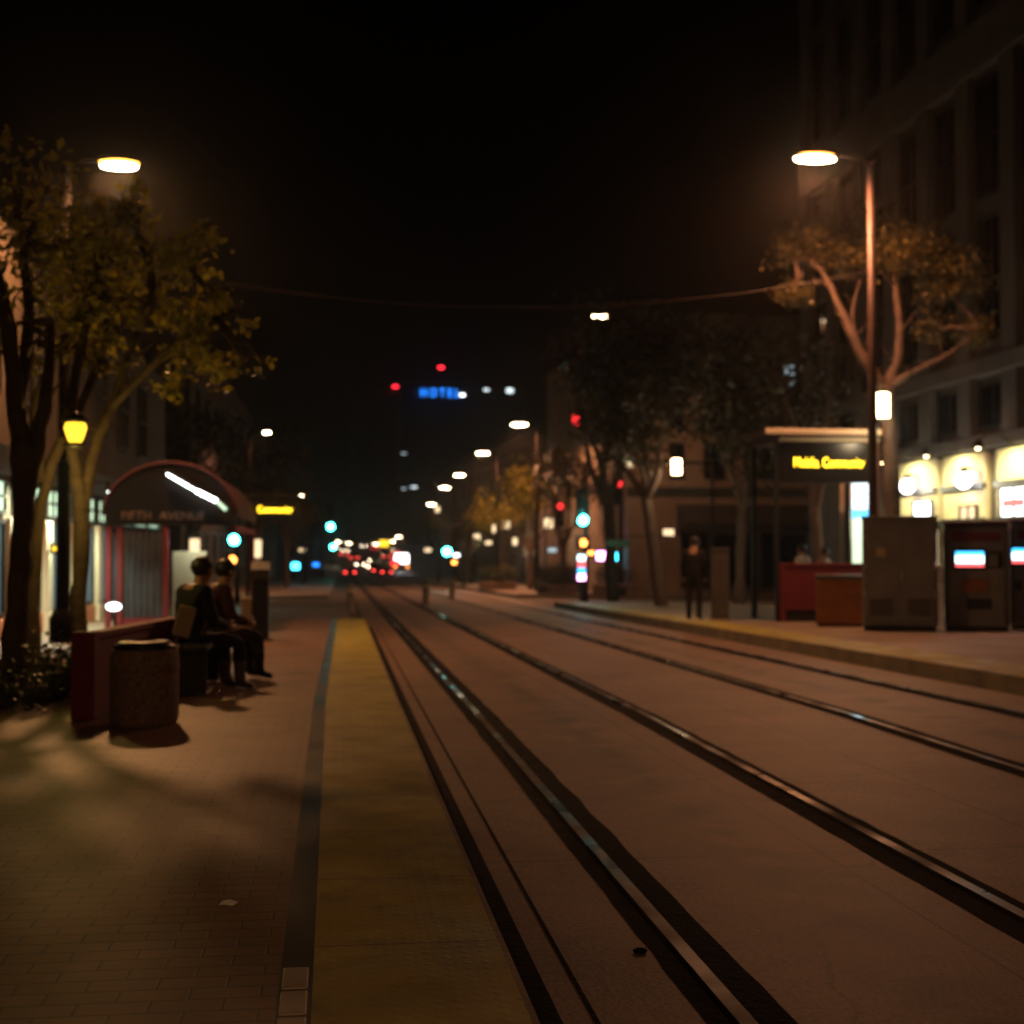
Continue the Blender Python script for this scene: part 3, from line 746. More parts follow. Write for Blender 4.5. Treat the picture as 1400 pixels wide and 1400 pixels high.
# ------------------------------------------------------------------ people
def bake_skin(nodes, edges, root):
    me = bpy.data.meshes.new('tmp'); me.from_pydata([n[0] for n in nodes], edges, []); me.update()
    o = bpy.data.objects.new('tmp', me); COL.objects.link(o)
    o.modifiers.new('s', 'SKIN')
    sv = me.skin_vertices[0].data
    for i, n in enumerate(nodes): sv[i].radius = (n[1], n[1] * (n[2] if len(n) > 2 else 1)); sv[i].use_root = (i == root)
    ss = o.modifiers.new('u', 'SUBSURF'); ss.levels = 2; ss.render_levels = 2
    dg = bpy.context.evaluated_depsgraph_get(); dg.update()
    out = bpy.data.meshes.new_from_object(o.evaluated_get(dg))
    bpy.data.objects.remove(o); bpy.data.meshes.remove(me)
    return out

STAND = dict(pel=(0, 0, .95), spi=(0, .01, 1.12), che=(0, 0, 1.31), nec=(0, .0, 1.47), hd0=(0, .02, 1.54), hd1=(0, .035, 1.62), hd2=(0, .02, 1.70), nose=(0, .125, 1.61),
             sh=(.185, -.01, 1.405), el=(.235, -.03, 1.12), wr=(.225, .07, .88), hip=(.09, 0, .90), kn=(.105, .025, .50), an=(.105, -.02, .085), to=(.125, .135, .045))
SIT = dict(pel=(0, 0, .50), spi=(0, -.02, .68), che=(0, .03, .86), nec=(0, .07, 1.0), hd0=(0, .10, 1.07), hd1=(0, .125, 1.15), hd2=(0, .11, 1.23), nose=(0, .215, 1.135),
           sh=(.175, .02, .945), el=(.225, .07, .68), wr=(.13, .30, .62), hip=(.095, .02, .48), kn=(.12, .42, .485), an=(.12, .44, .085), to=(.135, .59, .045))

def person(label, loc, rz, pose, top, legs, scale=1.0, shoes='cl_black', hairlong=False, hold=None):
    P = pose; nodes = []; edges = []; idx = {}
    def nd(k, p, r, asp=1): idx[k] = len(nodes); nodes.append((tuple(p), r, asp)); return idx[k]
    nd('pel', P['pel'], .165, .85); nd('spi', P['spi'], .158, .84); nd('che', P['che'], .172, .8); nd('nec', P['nec'], .06); nd('hd0', P['hd0'], .075); nd('hd1', P['hd1'], .098); nd('hd2', P['hd2'], .075)
    nd('nose', P['nose'], .018)
    edges += [(0, 1), (1, 2), (2, 3), (3, 4), (4, 5), (5, 6), (5, 7)]
    for s in (1, -1):
        mir = lambda p: (p[0] * s, p[1], p[2])
        a = nd('sh%d' % s, mir(P['sh']), .082); b_ = nd('el%d' % s, mir(P['el']), .062); c = nd('wr%d' % s, mir(P['wr']), .042)
        edges += [(2, a), (a, b_), (b_, c)]
        a = nd('hip%d' % s, mir(P['hip']), .105); b_ = nd('kn%d' % s, mir(P['kn']), .076); c = nd('an%d' % s, mir(P['an']), .056); d = nd('to%d' % s, mir(P['to']), .040, .8)
        edges += [(0, a), (a, b_), (b_, c), (c, d)]
    me = bake_skin(nodes, edges, 0)
    t = thing('person', label, 'person', loc, rz); t.scale = (scale,) * 3
    for m_ in (M[top], M[legs], M['skin'], M[shoes]): me.materials.append(m_)
    kz = {'pel': 1, 'spi': 0, 'che': 0, 'nec': 2, 'hd0': 2, 'hd1': 2, 'hd2': 2, 'nose': 2, 'sh': 0, 'el': 0, 'wr': 0, 'hip': 1, 'kn': 1, 'an': 3, 'to': 3}
    keys = [(Vector(nodes[i][0]), kz[k.rstrip('-1')] if k.rstrip('-1') in kz else 0) for k, i in idx.items()]
    for p in me.polygons:
        p.use_smooth = True
        c = Vector(p.center); p.material_index = min(keys, key=lambda kv: (kv[0] - c).length)[1]
    for v in me.vertices:
        if abs(v.co.z - P['hd1'][2]) > .17: v.co += v.normal * (noise.noise(v.co * 14) * .012 + noise.noise(v.co * 34) * .006)
    # hands: palm with four fingers and a thumb, joined into the same mesh
    hb_ = MB()
    for s in (1, -1):
        wv = Vector((P['wr'][0] * s, P['wr'][1], P['wr'][2])); ev = Vector((P['el'][0] * s, P['el'][1], P['el'][2]))
        d = (wv - ev).normalized(); side = Vector((s, 0, 0)); side = (side - d * side.dot(d)).normalized(); nrm = d.cross(side)
        hb_.tube([wv - d * .02, wv + d * .03, wv + d * .085], [.028, .036, .034], 8)
        for k, ln in enumerate((.062, .075, .07, .055)):
            o_ = wv + d * .08 + nrm * (k - 1.5) * .018
            hb_.tube([o_, o_ + d * ln * .5, o_ + d * ln * .85 - side * .02, o_ + d * ln - side * .035], [.0095, .009, .0085, .006], 6)
        o_ = wv + d * .025 + nrm * -.03
        hb_.tube([o_, o_ - nrm * .03 + d * .02, o_ - nrm * .035 + d * .055], [.012, .0105, .008], 6)
    import bmesh
    bm = bmesh.new(); bm.from_mesh(me)
    vs = [bm.verts.new(v) for v in hb_.v]
    for f in hb_.f:
        fc = bm.faces.new([vs[i] for i in f]); fc.material_index = 2; fc.smooth = True
    bm.to_mesh(me); bm.free()
    o = bpy.data.objects.new('body', me); COL.objects.link(o); o.parent = t
    h = Vector(P['hd1'])
    hr = MB().sphere(h + Vector((0, -.022, .025)), .108, .112, .105, 14, 8)
    if hairlong: hr.sphere(h + Vector((0, -.06, -.10)), .095, .06, .15, 12, 7)
    hr.v = [tuple(Vector(v) + (Vector(v) - h) * (.10 * noise.noise(Vector(v) * 40) + .06 * noise.noise(Vector(v) * 90))) for v in hr.v]
    hr.build('hair', M['hair'], t, True)
    fc = MB()
    for s in (1, -1):
        fc.sphere(h + Vector((s * .034, .088, -.005)), .012, .008, .007, 8, 5)
        fc.sphere(h + Vector((s * .098, .0, -.015)), .014, .022, .03, 8, 5)
    fc.build('eyes_and_ears', M['skin'], t, True)
    return t

# seated figures on the bench, facing the tracks
pb = gp(262, 948, PLAT)
yb = pb.y + .35
bn.location = (pb.x - .05, yb, PLAT)
sl = MB()
for k in range(5): sl.box(-.22 + k * .092, -.145 + k * .092, -.75, 2.4, .40, .435)
sl.build('seat', M['frame'], bn, bevel=.004)
for y in (-.55, .8, 2.2): MB().box(-.2, .2, y - .03, y + .03, 0, .398).build('leg', M['blackm'], bn)
person('person in black clothes seated on the bench beside the bin', (pb.x - .02, yb - .1, PLAT - .045), R(-52), SIT, 'cl_black', 'cl_black', 1.0, 'greyd')
person('person in dark red jacket seated just behind the black-clothed one', (pb.x + .10, yb + .95, PLAT - .04), R(-60), SIT, 'cl_red', 'cl_jean', .97)
q = at(252, 850, yb - .42)
pp = MB().box(-.075, .075, -.012, .012, -.14, .14).build('paper_bag', M['cream_post'], None, bevel=.008); pp.location = q + Vector((0.0, 0, 0)); pp.rotation_euler = (R(8), R(14), R(15))
tag(pp, 'small cream paper bag held at the side of the black-clothed sitter', 'paper bag')
# dark pedestal on the left platform
pk = gp(356, 876, PLAT)
ph = at(356, 768, pk.y).z - pk.z
pd = thing('ticket_validator', 'dark narrow ticket validator post standing past the seated people', 'validator', pk, 0)
MB().box(-.13, .13, -.10, .10, .03, ph - .28).build('body', M['blackm'], pd, bevel=.02)
MB().prism([(-.13, ph - .278), (.13, ph - .278), (.13, ph - .02), (.02, ph), (-.13, ph - .12)], -.145, .145).build('head', M['greyd'], pd)
MB().box(-.18, .18, -.15, .15, 0, .03).build('base_plate', M['greyd'], pd)
MB().box(-.30, -.135, -.07, .07, .03, ph * .55).build('side_panel', M['cream_post'], pd, bevel=.01)

# standing person on the right pavement
ps = gp(949, 848, PLAT)
person('standing person in dark clothes on the right-hand pavement edge', (ps.x, ps.y, ps.z - .005), R(-25), STAND, 'cl_black', 'cl_black', 1.04)
pg = gp(990, 849, PLAT)
gk = thing('utility_box', 'slim grey utility box beside the standing person in dark clothes', 'utility box', (pg.x, pg.y + .3, pg.z), R(-15))
gk.scale = (.72, .72, 1)
MB().box(-.26, .26, -.2, .2, .05, 1.48).build('body', M['greyd'], gk, bevel=.02)
MB().box(-.29, .29, -.23, .23, 1.483, 1.54).build('top', M['greyd'], gk, bevel=.015)
MB().box(-.22, .22, -.212, -.203, .12, 1.38).build('door', M['greyd'], gk, bevel=.005)
MB().box(-.3, .3, -.24, .24, 0, .048).build('plinth', M['pave'], gk)

# ------------------------------------------------------------------ ticket machines and cabinet
def on_right(px, py): return gp(px, py, PLAT)
ca = on_right(1183, 863); cb = at(1278, 863, ca.y)
cz = at(1230, 709, ca.y).z - ca.z
cab = thing('control_cabinet', 'large plain dark grey control cabinet left of the ticket machines', 'cabinet', ((ca.x + cb.x) / 2, ca.y, ca.z), R(-22))
cw = (cb.x - ca.x) / 2
MB().box(-cw, cw, 0, .9, .08, cz).build('body', M['greym'], cab, bevel=.03)
MB().box(-cw + .05, -.006, -.012, -.002, .16, cz - .08).build('door', M['greym'], cab, bevel=.004)
MB().box(.006, cw - .05, -.012, -.002, .16, cz - .08).build('door', M['greym'], cab, bevel=.004)
MB().box(.03, .06, -.04, -.0125, cz * .45, cz * .45 + .14).build('handle', M['steelb'], cab, bevel=.006)
MB().box(-cw + .03, cw - .03, .03, .87, 0, .078).build('plinth', M['black'], cab)
vn = MB()
for sx_ in (-1, 1):
    for k in range(7): vn.box(sx_ * cw * .5 - .2, sx_ * cw * .5 + .2, -.024, -.0125, .28 + k * .045, .305 + k * .045)
vn.build('vent', M['greyd'], cab)
hg = MB()
for sx_ in (-1, 1):
    for zq in (.3, .55, .8): hg.tube([(sx_ * (cw - .045), -.016, cz * zq), (sx_ * (cw - .045), -.016, cz * zq + .12)], .014, 6)
hg.build('hinges', M['steelb'], cab)
MB().box(-cw * .62, -cw * .38, -.016, -.0125, cz * .66, cz * .74).build('notice', M['cream_post'], cab)
MB().box(-cw - .02, cw + .02, -.03, .93, cz + .002, cz + .05).build('lid', M['greym'], cab, bevel=.012)

po = on_right(1283, 858)
bo = thing('marker_post', 'slim steel post with two pale bands between cabinet and ticket machine', 'post', (po.x, po.y - .1, po.z))
hp = at(1283, 772, po.y).z - po.z
MB().lathe([(.07, 0), (.07, .02), (.055, .03), (.055, hp - .02), (.04, hp)], 14).build('shaft', M['steelb'], bo, True)
for z in (hp * .58, hp * .66): MB().lathe([(.058, z), (.061, z + .005), (.061, z + .035), (.058, z + .04)], 14).build('band', M['white'], bo, True)

def ticket_machine(label, px0, px1, ybase, ytop, screen):
    a_ = on_right(px0, ybase); b_ = at(px1, ybase, a_.y); w_ = (b_.x - a_.x) / 2; h_ = at(px0, ytop, a_.y).z - a_.z
    t = thing('ticket_machine', label, 'ticket machine', ((a_.x + b_.x) / 2, a_.y, a_.z), R(-25), 'ticket machines on the right-hand pavement')
    MB().prism([(.0, .06), (.75, .06), (.75, h_), (.06, h_), (0, h_ - .10)], -w_, w_).build('body', M['greym'], t, bevel=.03)
    MB().box(-w_ + .02, w_ - .02, .03, .72, 0, .058).build('plinth', M['black'], t)
    MB().prism([(-.10, h_ + .003), (.76, h_ + .003), (.76, h_ + .05), (-.10, h_ + .03)], -w_ - .02, w_ + .02).build('canopy', M['red'], t, bevel=.01)
    for x in (-w_, w_ - .10): MB().box(x + .01, x + .09, -.025, -.001, .12, h_ - .14).build('side_trim', M['greyd'], t, bevel=.008)
    # screen: blue top, white middle, red foot
    s0, s1, z0, z1 = screen
    MB().box(s0 - .05, s1 + .05, -.03, -.001, z0 - .05, z1 + .05).build('screen_bezel', M['black'], t, bevel=.01)
    zz = [z0, z0 + (z1 - z0) * .24, z0 + (z1 - z0) * .74, z1]
    for k, mm in enumerate(('e_scrr', 'e_scrw', 'e_scrb')): MB().box(s0, s1, -.036, -.031, zz[k] + .001, zz[k + 1]).build('screen', M[mm], t)
    MB().box(s1 + .07, w_ - .11, -.02, -.001, z0 - .02, z1).build('button_panel', M['blackm'], t, bevel=.005)
    kp = MB()
    for a_i in range(3):
        for b_i in range(4): kp.box(s1 + .09 + a_i * .05, s1 + .125 + a_i * .05, -.03, -.0205, z0 + .02 + b_i * .055, z0 + .055 + b_i * .055)
    kp.build('keypad', M['steelb'], t)
    MB().box(-w_ + .13, w_ - .13, -.012, -.001, h_ - .33, h_ - .16).build('header_panel', M['red'], t, bevel=.005)
    MB().box(s0, s0 + .16, -.02, -.001, h_ * .36, h_ * .45).build('card_reader', M['black'], t, bevel=.006) if s0 + .16 < -w_ * .45 else None
    MB().box(-w_ * .45, w_ * .35, -.022, -.001, h_ * .36, h_ * .48).build('coin_panel', M['orange'], t, bevel=.006)
    MB().box(-w_ * .3, w_ * .45, -.018, -.001, h_ * .20, h_ * .30).build('ticket_tray', M['black'], t, bevel=.006)
    return t
a_ = on_right(1295, 863); k_ = a_.y / F_PX
mh = at(1295, 715, a_.y).z - a_.z
wm = at(1376, 863, a_.y).x - a_.x
sxa = at(1309, 755, a_.y).x - a_.x - wm / 2; sxb = at(1344, 755, a_.y).x - a_.x - wm / 2
sza = at(1320, 775, a_.y).z - a_.z; szb = at(1320, 754, a_.y).z - a_.z
ticket_machine('grey ticket machine with a fully visible glowing blue and red screen', 1295, 1376, 863, 715, (sxa, sxb, sza, szb))
ticket_machine('grey ticket machine cut off at the right edge of the photo', 1386, 1467, 861, 712, (-wm / 2 + .03, -wm / 2 + .5, sza + .06, szb + .06))

# ------------------------------------------------------------------ right shelter with amber sign
RY = 29.0
ga = gp(1065, 850, PLAT); RY = ga.y
gx0 = at(1052, 600, RY).x; gx1 = at(1200, 600, RY).x
rs = thing('tram_shelter', 'flat-roofed red shelter with the wide amber scrolling sign on the right', 'shelter', (gx0, RY, G(RY) + PLAT))
W_ = gx1 - gx0; Z = lambda py: at(1120, py, RY).z - (G(RY) + PLAT)
MB().prism([(-.12, Z(594)), (1.9, Z(593)), (1.9, Z(586)), (-.12, Z(588))], -.1, W_ + .06).build('roof', M['polem'], rs, bevel=.01)
MB().prism([(-.15, Z(594.5)), (-.123, Z(594.5)), (-.123, Z(587)), (-.15, Z(588.5))], -.12, W_ + .08).build('roof_edge', M['cream'], rs)
MB().box(.20, W_ - .02, -.05, 1.8, Z(604), Z(595)).build('lower_roof', M['polem'], rs, bevel=.01)
MB().box(.18, W_ , -.078, -.052, Z(604), Z(599)).build('roof_edge', M['cream'], rs)
MB().box(.22, W_ - .08, -.02, .28, Z(660), Z(605)).build('sign_board', M['black'], rs, bevel=.01)
sgn = text('Mobile. Community', .29, M['e_led'], rs, ((at(1133, 632, RY).x - gx0), -.035, Z(633)), FRONT, sx=.66, flat=-.29 * .34)
MB().box(W_ - .10, W_ + .02, .0, .12, 0, Z(604) - .004).build('post', M['orange'], rs)
MB().box(.12, .2, .0, .08, 0, Z(604) - .004).build('post', M['blackm'], rs)
for x in (.12, W_ - .10): MB().box(x, x + .10, 1.6, 1.70, 0, Z(604) - .004).build('post', M['blackm'], rs)
wz = at(1100, 770, RY).z - ga.z
rw = thing('low_wall', 'low dark red barrier wall under the amber sign', 'low wall', (ga.x, RY - .1, ga.z))
wl = at(1184, 850, RY).x - ga.x
MB().box(.1, wl, -.06, .06, .25, wz - .06).build('panel', M['red'], rw, bevel=.01)
MB().box(0, .097, -.08, .08, 0, wz).build('post', M['red'], rw, bevel=.01)
MB().box(.1, wl, -.08, .08, wz - .057, wz).build('cap_rail', M['red'], rw, bevel=.01)
MB().box(.1, wl, -.04, .04, 0, .246).build('foot_panel', M['black'], rw)
ob = gp(1151, 856, PLAT); ow = (at(1182, 850, ob.y).x - at(1121, 850, ob.y).x) / 2; oh = at(1150, 786, ob.y).z - ob.z
orb = thing('litter_bin', 'square orange-brown litter bin in front of the red barrier wall', 'bin', (ob.x, ob.y + ow * .2, ob.z), R(-20))
MB().box(-ow, ow, -ow * .8, ow * .8, .04, oh - .08).build('body', M['orange'], orb, bevel=.02)
MB().box(-ow - .02, ow + .02, -ow * .84, ow * .84, oh - .077, oh).build('lid', M['greyd'], orb, bevel=.02)
MB().box(-ow * .9, ow * .9, -ow * .7, ow * .7, 0, .038).build('plinth', M['black'], orb)
# people standing behind the barrier
for (px, tp, lab, rz_, sc_) in ((1097, 'cl_white', 'person in a white shirt standing behind the right-hand red barrier', 35, .93), (1127, 'cl_tan', 'person in a tan shirt standing behind the right-hand red barrier', -140, .90)):
    q = at(px, 750, RY + .8)
    person(lab, (q.x, RY + .8, G(RY + .8) + PLAT - .004), R(rz_), STAND, tp, 'cl_jean', sc_)
# lit advertising column
ac = at(1168, 720, RY + 3.2); zb = at(1168, 770, RY + 3.2).z; zt = at(1168, 650, RY + 3.2).z; ar = (at(1186, 700, RY + 3.2).x - at(1149, 700, RY + 3.2).x) / 2
gz = G(RY + 3.2) + PLAT
adc = thing('advertising_column', 'round lit advertising column glowing white-green beside the grey cabinet', 'advertising column', (ac.x, RY + 3.2, gz))
MB().lathe([(ar * 1.06, 0), (ar * 1.06, zb - gz - .02), (ar, zb - gz)], 24).build('base', M['greyd'], adc, True)
n = 24
for (z0, z1, mm) in ((zb - gz + .005, zb - gz + (zt - zb) * .50, 'e_wgreen'), (zb - gz + (zt - zb) * .51, zb - gz + (zt - zb) * .60, 'e_scrb'), (zb - gz + (zt - zb) * .61, zb - gz + (zt - zb) * .93, 'e_wcool')):
    mb = MB(); b0 = 0
    for k in range(9):
        q = R(-120) + R(150) * k / 8
        mb.v += [(ar * math.cos(q), ar * math.sin(q), z0), (ar * math.cos(q), ar * math.sin(q), z1)]
    for k in range(8): mb.f.append((2 * k, 2 * k + 2, 2 * k + 3, 2 * k + 1))
    mb.build('poster', M[mm], adc, True)
MB().lathe([(ar * .985, zb - gz), (ar * .985, zt - gz - .05)], 24).build('drum', M['cream'], adc, True)
MB().lathe([(ar * 1.08, zt - gz - .048), (ar * 1.1, zt - gz), (ar * .5, zt - gz + .12), (.02, zt - gz + .16)], 24).build('cap', M['greyd'], adc, True)
light('POINT', 'poster_light', (.1, -ar - .5, zb - gz + .9), 45, (.85, 1, .85), adc, .2)

# left amber sign hanging from its own post at the platform end
lq_ = at(376, 697, 31.0)
ls = thing('scrolling_sign', 'amber scrolling sign on a thin post over the left platform', 'sign', (lq_.x + .0, 31.0, G(31) + PLAT))
zz = lq_.z - G(31) - PLAT
MB().box(-.52, .52, 0, .16, zz - .17, zz + .17).build('sign_board', M['black'], ls, bevel=.01)
text('Community', .22, M['e_led'], ls, (0, -.012, zz), FRONT, sx=.74, flat=-.22 * .34)
MB().tube([(-.6, .08, 0), (-.6, .08, zz + .3), (-.5, .08, zz + .32), (.4, .08, zz + .3)], .04, 8).build('post', M['blackm'], ls, True)
MB().box(-.02, .02, .06, .10, zz + .17, zz + .29).build('hanger', M['blackm'], ls)

# ------------------------------------------------------------------ buildings
def window(parent, u0, u1, z0, z1, pane, bars=(0, 0), fr=.07, frame='frame', y=0.0):
    f = MB()
    f.box(u0, u0 + fr, y - .07, y - .003, z0, z1); f.box(u1 - fr, u1, y - .07, y - .003, z0, z1)
    f.box(u0 + fr, u1 - fr, y - .07, y - .003, z0, z0 + fr); f.box(u0 + fr, u1 - fr, y - .07, y - .003, z1 - fr, z1)
    for k in range(1, bars[0] + 1):
        u = u0 + (u1 - u0) * k / (bars[0] + 1); f.box(u - .025, u + .025, y - .06, y - .02, z0 + fr, z1 - fr)
    for k in range(1, bars[1] + 1):
        z = z0 + (z1 - z0) * k / (bars[1] + 1); f.box(u0 + fr, u1 - fr, y - .058, y - .022, z - .025, z + .025)
    o = f.build('window', M[frame], parent)
    MB().box(u0 + fr * .6, u1 - fr * .6, y - .018, y - .004, z0 + fr * .6, z1 - fr * .6).build('pane', M[pane], o)
    return o

# (1) big stone building on the right, facing the tracks: local x runs towards the camera, local y into the block
BX = 16.0; Y1 = 45.0; L1 = 38.0
rb = thing('office_building', 'tall stone office building with pilasters above lit shopfronts on the right', 'building', (BX, Y1, G(Y1)), R(-90))
H1 = 27.0
MB().box(0, L1, 0, 20, -.5, H1).build('wall', M['stone'], rb)
u_of = lambda px: Y1 - (lambda d: d.y / d.x * BX)(ray(px, 750) )        # local x where a photo column meets the facade
zf = lambda px, py: (lambda d: CAM.z + d.z / d.x * BX)(ray(px, py)) - G(Y1)
zc = zf(1400, 482); zb2 = zf(1400, 14)
for (z0, z1, dd) in ((zc - .35, zc + .1, .35), (zb2 - .8, zb2 + .5, .30), (zf(1400, 606), zf(1400, 606) + .35, .22), (H1 - .9, H1 + .1, .5)):
    MB().box(-.1, L1, -dd, -.003, z0, z1).build('cornice', M['stone'], rb, bevel=.04)
bay = 2.35; nb = 16
zs = zf(1400, 606)
for k in range(nb):
    u = .35 + k * bay
    if u > L1 - .7: break
    MB().box(u - .35, u + .35, -.26, -.003, zs + .36, zc - .36).build('pilaster', M['stone'], rb)
    MB().box(u - .35, u + .35, -.26, -.003, zc + .11, zb2 - .81).build('pilaster', M['stone'], rb)
    MB().box(u - .35, u + .35, -.26, -.003, zb2 + .51, H1 - .91).build('pilaster', M['stone'], rb)
    if u + bay < L1:
        a0, a1 = u + .40, u + bay - .40
        window(rb, a0, a1, zs + .5, zc - .5, 'glass', (1, 0))
        window(rb, a0, a1, zc + .5, zc + 3.6, 'glass', (1, 1)); window(rb, a0, a1, zc + 4.1, zb2 - 1.0, 'glass', (1, 1))
        window(rb, a0, a1, zb2 + .9, zb2 + 4.2, 'glass', (1, 1)); window(rb, a0, a1, zb2 + 4.8, H1 - 1.4, 'glass', (1, 1))
# shopfront: lit cream fascia bays with dark mouldings
fas = []
for (pa, pb_, pt, pbm) in ((1236, 1289, 640, 706), (1296, 1356, 622, 690), (1371, 1432, 606, 714)):
    ua, ub = u_of(pa), u_of(pb_); zt_ = zf(pb_, pt) if False else zf((pa + pb_) / 2, pt); zb_ = zf((pa + pb_) / 2, pbm + 40)
    fas.append((ua, ub, zb_, zs - .06))
    f = MB().box(ua, ub, -.14, -.003, zs - 1.75, zs - .08).build('fascia', M['cream'], rb, bevel=.02)
    MB().box(ua, ub, -.24, -.142, zs - .98, zs - .84).build('moulding', M['frame'], rb)
    MB().box(ua, ub, -.26, -.142, zs - 1.86, zs - 1.70).build('moulding', M['frame'], rb)
    window(rb, ua + .08, ub - .08, .5, zs - 1.9, 'e_shopw' if pa != 1296 else 'glass', (1, 0))
# white lit shop window panes glimpsed over the cabinet
window(rb, u_of(1258), u_of(1284), zf(1270, 712), zf(1270, 684), 'e_white', (0, 0), .05, y=-.16)
window(rb, u_of(1378), u_of(1418), zf(1400, 708), zf(1400, 664), 'e_white', (1, 0), .05, y=-.16)
MB().box(u_of(1384), u_of(1415), -.245, -.235, zf(1400, 693), zf(1400, 682)).build('sign_panel', M['e_scrr'], rb)
window(rb, u_of(1322), u_of(1346), zf(1334, 712), zf(1334, 690), 'e_shopw', (1, 0), .05, y=-.16)
# gooseneck lamps and globe lamps on the facade
def gooseneck(u, z, lab):
    t = thing('gooseneck_lamp', lab, 'wall lamp', (BX - .27, Y1 - u, G(Y1) + z), R(-90), 'gooseneck lamps over the shop fascias')
    MB().tube([(0, 0, 0), (0, -.25, .16), (0, -.6, .20), (0, -.82, .08)], .022, 8).build('arm', M['blackm'], t, True)
    MB().lathe([(.16, -.16), (.13, -.06), (.05, .02), (.03, .06)], 14, (0, -.85, .04)).build('shade', M['blackm'], t, True)
    MB().sphere((0, -.85, -.10), .06).build('bulb', M['e_warm'], t, True)
    light('SPOT', 'fascia_light', (0, -.85, -.22), 330, (1, .93, .40), t, .08, 150, .5, (R(34), 0, 0))
for k, (ua, ub, z0, z1) in enumerate(fas):
    gooseneck((ua + ub) / 2, zs + .0, ('gooseneck lamp over the leftmost lit fascia beside the advertising column', 'gooseneck lamp over the middle lit fascia above the screen', 'gooseneck lamp over the lit fascia at the right edge')[k])
def globe(px, py, lab):
    u = u_of(px); z = zf(px, py)
    t = thing('globe_lamp', lab, 'wall lamp', (BX - .16, Y1 - u, G(Y1) + z), R(-90), 'globe lamps on the shopfront')
    MB().sphere((0, -.28, 0), .21).build('globe', M['e_white'], t, True)
    MB().lathe([(.03, .20), (.12, .22), (.10, .30), (.02, .34)], 12, (0, -.28, 0)).build('cap', M['blackm'], t, True)
    MB().tube([(0, .02, .3), (0, -.28, .33)], .022, 8).build('arm', M['blackm'], t, True)
    light('POINT', 'globe_light', (0, -.52, -.1), 45, (1, .95, .72), t, .12)
globe(1262, 665, 'white globe lamp on the shopfront above the grey cabinet')
globe(1341, 657, 'white globe lamp on the shopfront above the ticket machine')

# (2) tan corner building across the side street, facing us
Y2 = 62.0
x2 = 13.4
cbld = thing('corner_building', 'tan corner building with a dark awning across the side street', 'building', (x2, Y2, G(Y2)))
x2w = 22.0; H2 = at(1100, 430, Y2).z - G(Y2)
MB().box(0, x2w, 0, 24, -.5, H2).build('wall', M['stone2'], cbld)
Z2 = lambda py: at(1000, py, Y2).z - G(Y2); U2 = lambda px: at(px, 650, Y2).x - x2
for (pa, pc, dd) in ((668, 660, .3), (497, 484, .35), (448, 432, .6)): MB().box(-.1, x2w, -dd, -.003, Z2(pa), Z2(pc)).build('cornice', M['stone2'], cbld, bevel=.03)
for (pa, pb_) in ((915, 935), (962, 990), (1036, 1058), (1090, 1112), (1140, 1165)):
    window(cbld, U2(pa), U2(pb_), Z2(655), Z2(605), 'glass', (0, 1)); window(cbld, U2(pa), U2(pb_), Z2(585), Z2(520), 'glass', (0, 1))
window(cbld, U2(1064), U2(1094), Z2(540), Z2(492), 'e_dimwin', (0, 3), .25)
MB().prism([(0, Z2(690)), (-1.6, Z2(716)), (-1.6, Z2(728)), (-.02, Z2(726))], U2(925), U2(1110)).build('awning', M['awn'], cbld)
for (pa, pb_) in ((930, 968), (975, 1030), (1040, 1100)): window(cbld, U2(pa), U2(pb_), .4, Z2(730), 'glass', (2, 0))
window(cbld, U2(1005), U2(1018), Z2(751), Z2(747), 'e_shopw', (0, 0), .02)
# side wall windows (towards the street)
sgroup = []
for y in (5, 10, 15, 20):
    MB().box(-.07, -.003, y, y + 1.6, 4.4, 6.8).build('window', M['glass'], cbld)
# lit signs along the right side beyond the crossing
def lit_sign(name, lab, px, py, Y, wpx, hpx, mats, cat='sign', arm=True, grp=None, depth=.18, post=False):
    c = at(px, py, Y); k = Y / F_PX * 1.0; w_, h_ = wpx * k / 2, hpx * k / 2
    z0 = G(Y) + .12
    t = thing(name, lab, cat, (c.x, Y, c.z if not post else z0), 0, grp); o_ = 0 if not post else c.z - z0
    MB().box(-w_ - .05, w_ + .05, 0, depth, o_ - h_ - .05, o_ + h_ + .05).build('box', M['blackm'], t, bevel=.02)
    n_ = len(mats)
    for i, mm in enumerate(mats):
        MB().box(-w_, w_, -.012, -.002, o_ + h_ - 2 * h_ * (i + 1) / n_ + .01, o_ + h_ - 2 * h_ * i / n_ - .01).build('face', M[mm], t)
    if post: MB().box(-.06, .06, .03, .15, 0, o_ - h_ - .055).build('post', M['blackm'], t)
    elif arm: MB().box(w_ + .055, w_ + .5, .05, .11, -.03, .03).build('bracket', M['blackm'], t)
    return t
lit_sign('shop_sign', 'pink glowing shop sign left of the teal one at the crossing corner', 822, 760, 64, 13, 13, ['e_pink'])
lit_sign('shop_sign', 'teal glowing shop sign right of the pink one at the crossing corner', 838, 761, 63, 12, 12, ['e_cyan2'])
lit_sign('advertising_panel', 'lit blue and pink advertising panel under the green traffic signal', 795, 776, 46, 11, 36, ['e_scrw', 'e_scrr', 'e_scrb', 'e_pink'], 'advertising panel', post=True)
lit_sign('shop_sign', 'small orange sign beside the pink shop sign', 808, 756, 66, 8, 5, ['e_hand'])
lit_sign('shop_sign', 'dull red sign high on the dark block over the crossing', 791, 574, 74, 17, 14, ['e_redsig'])
lit_sign('shop_sign', 'pinkish lit sign over the pavement left of the standing figure', 914, 728, 58, 15, 10, ['e_shopw'])
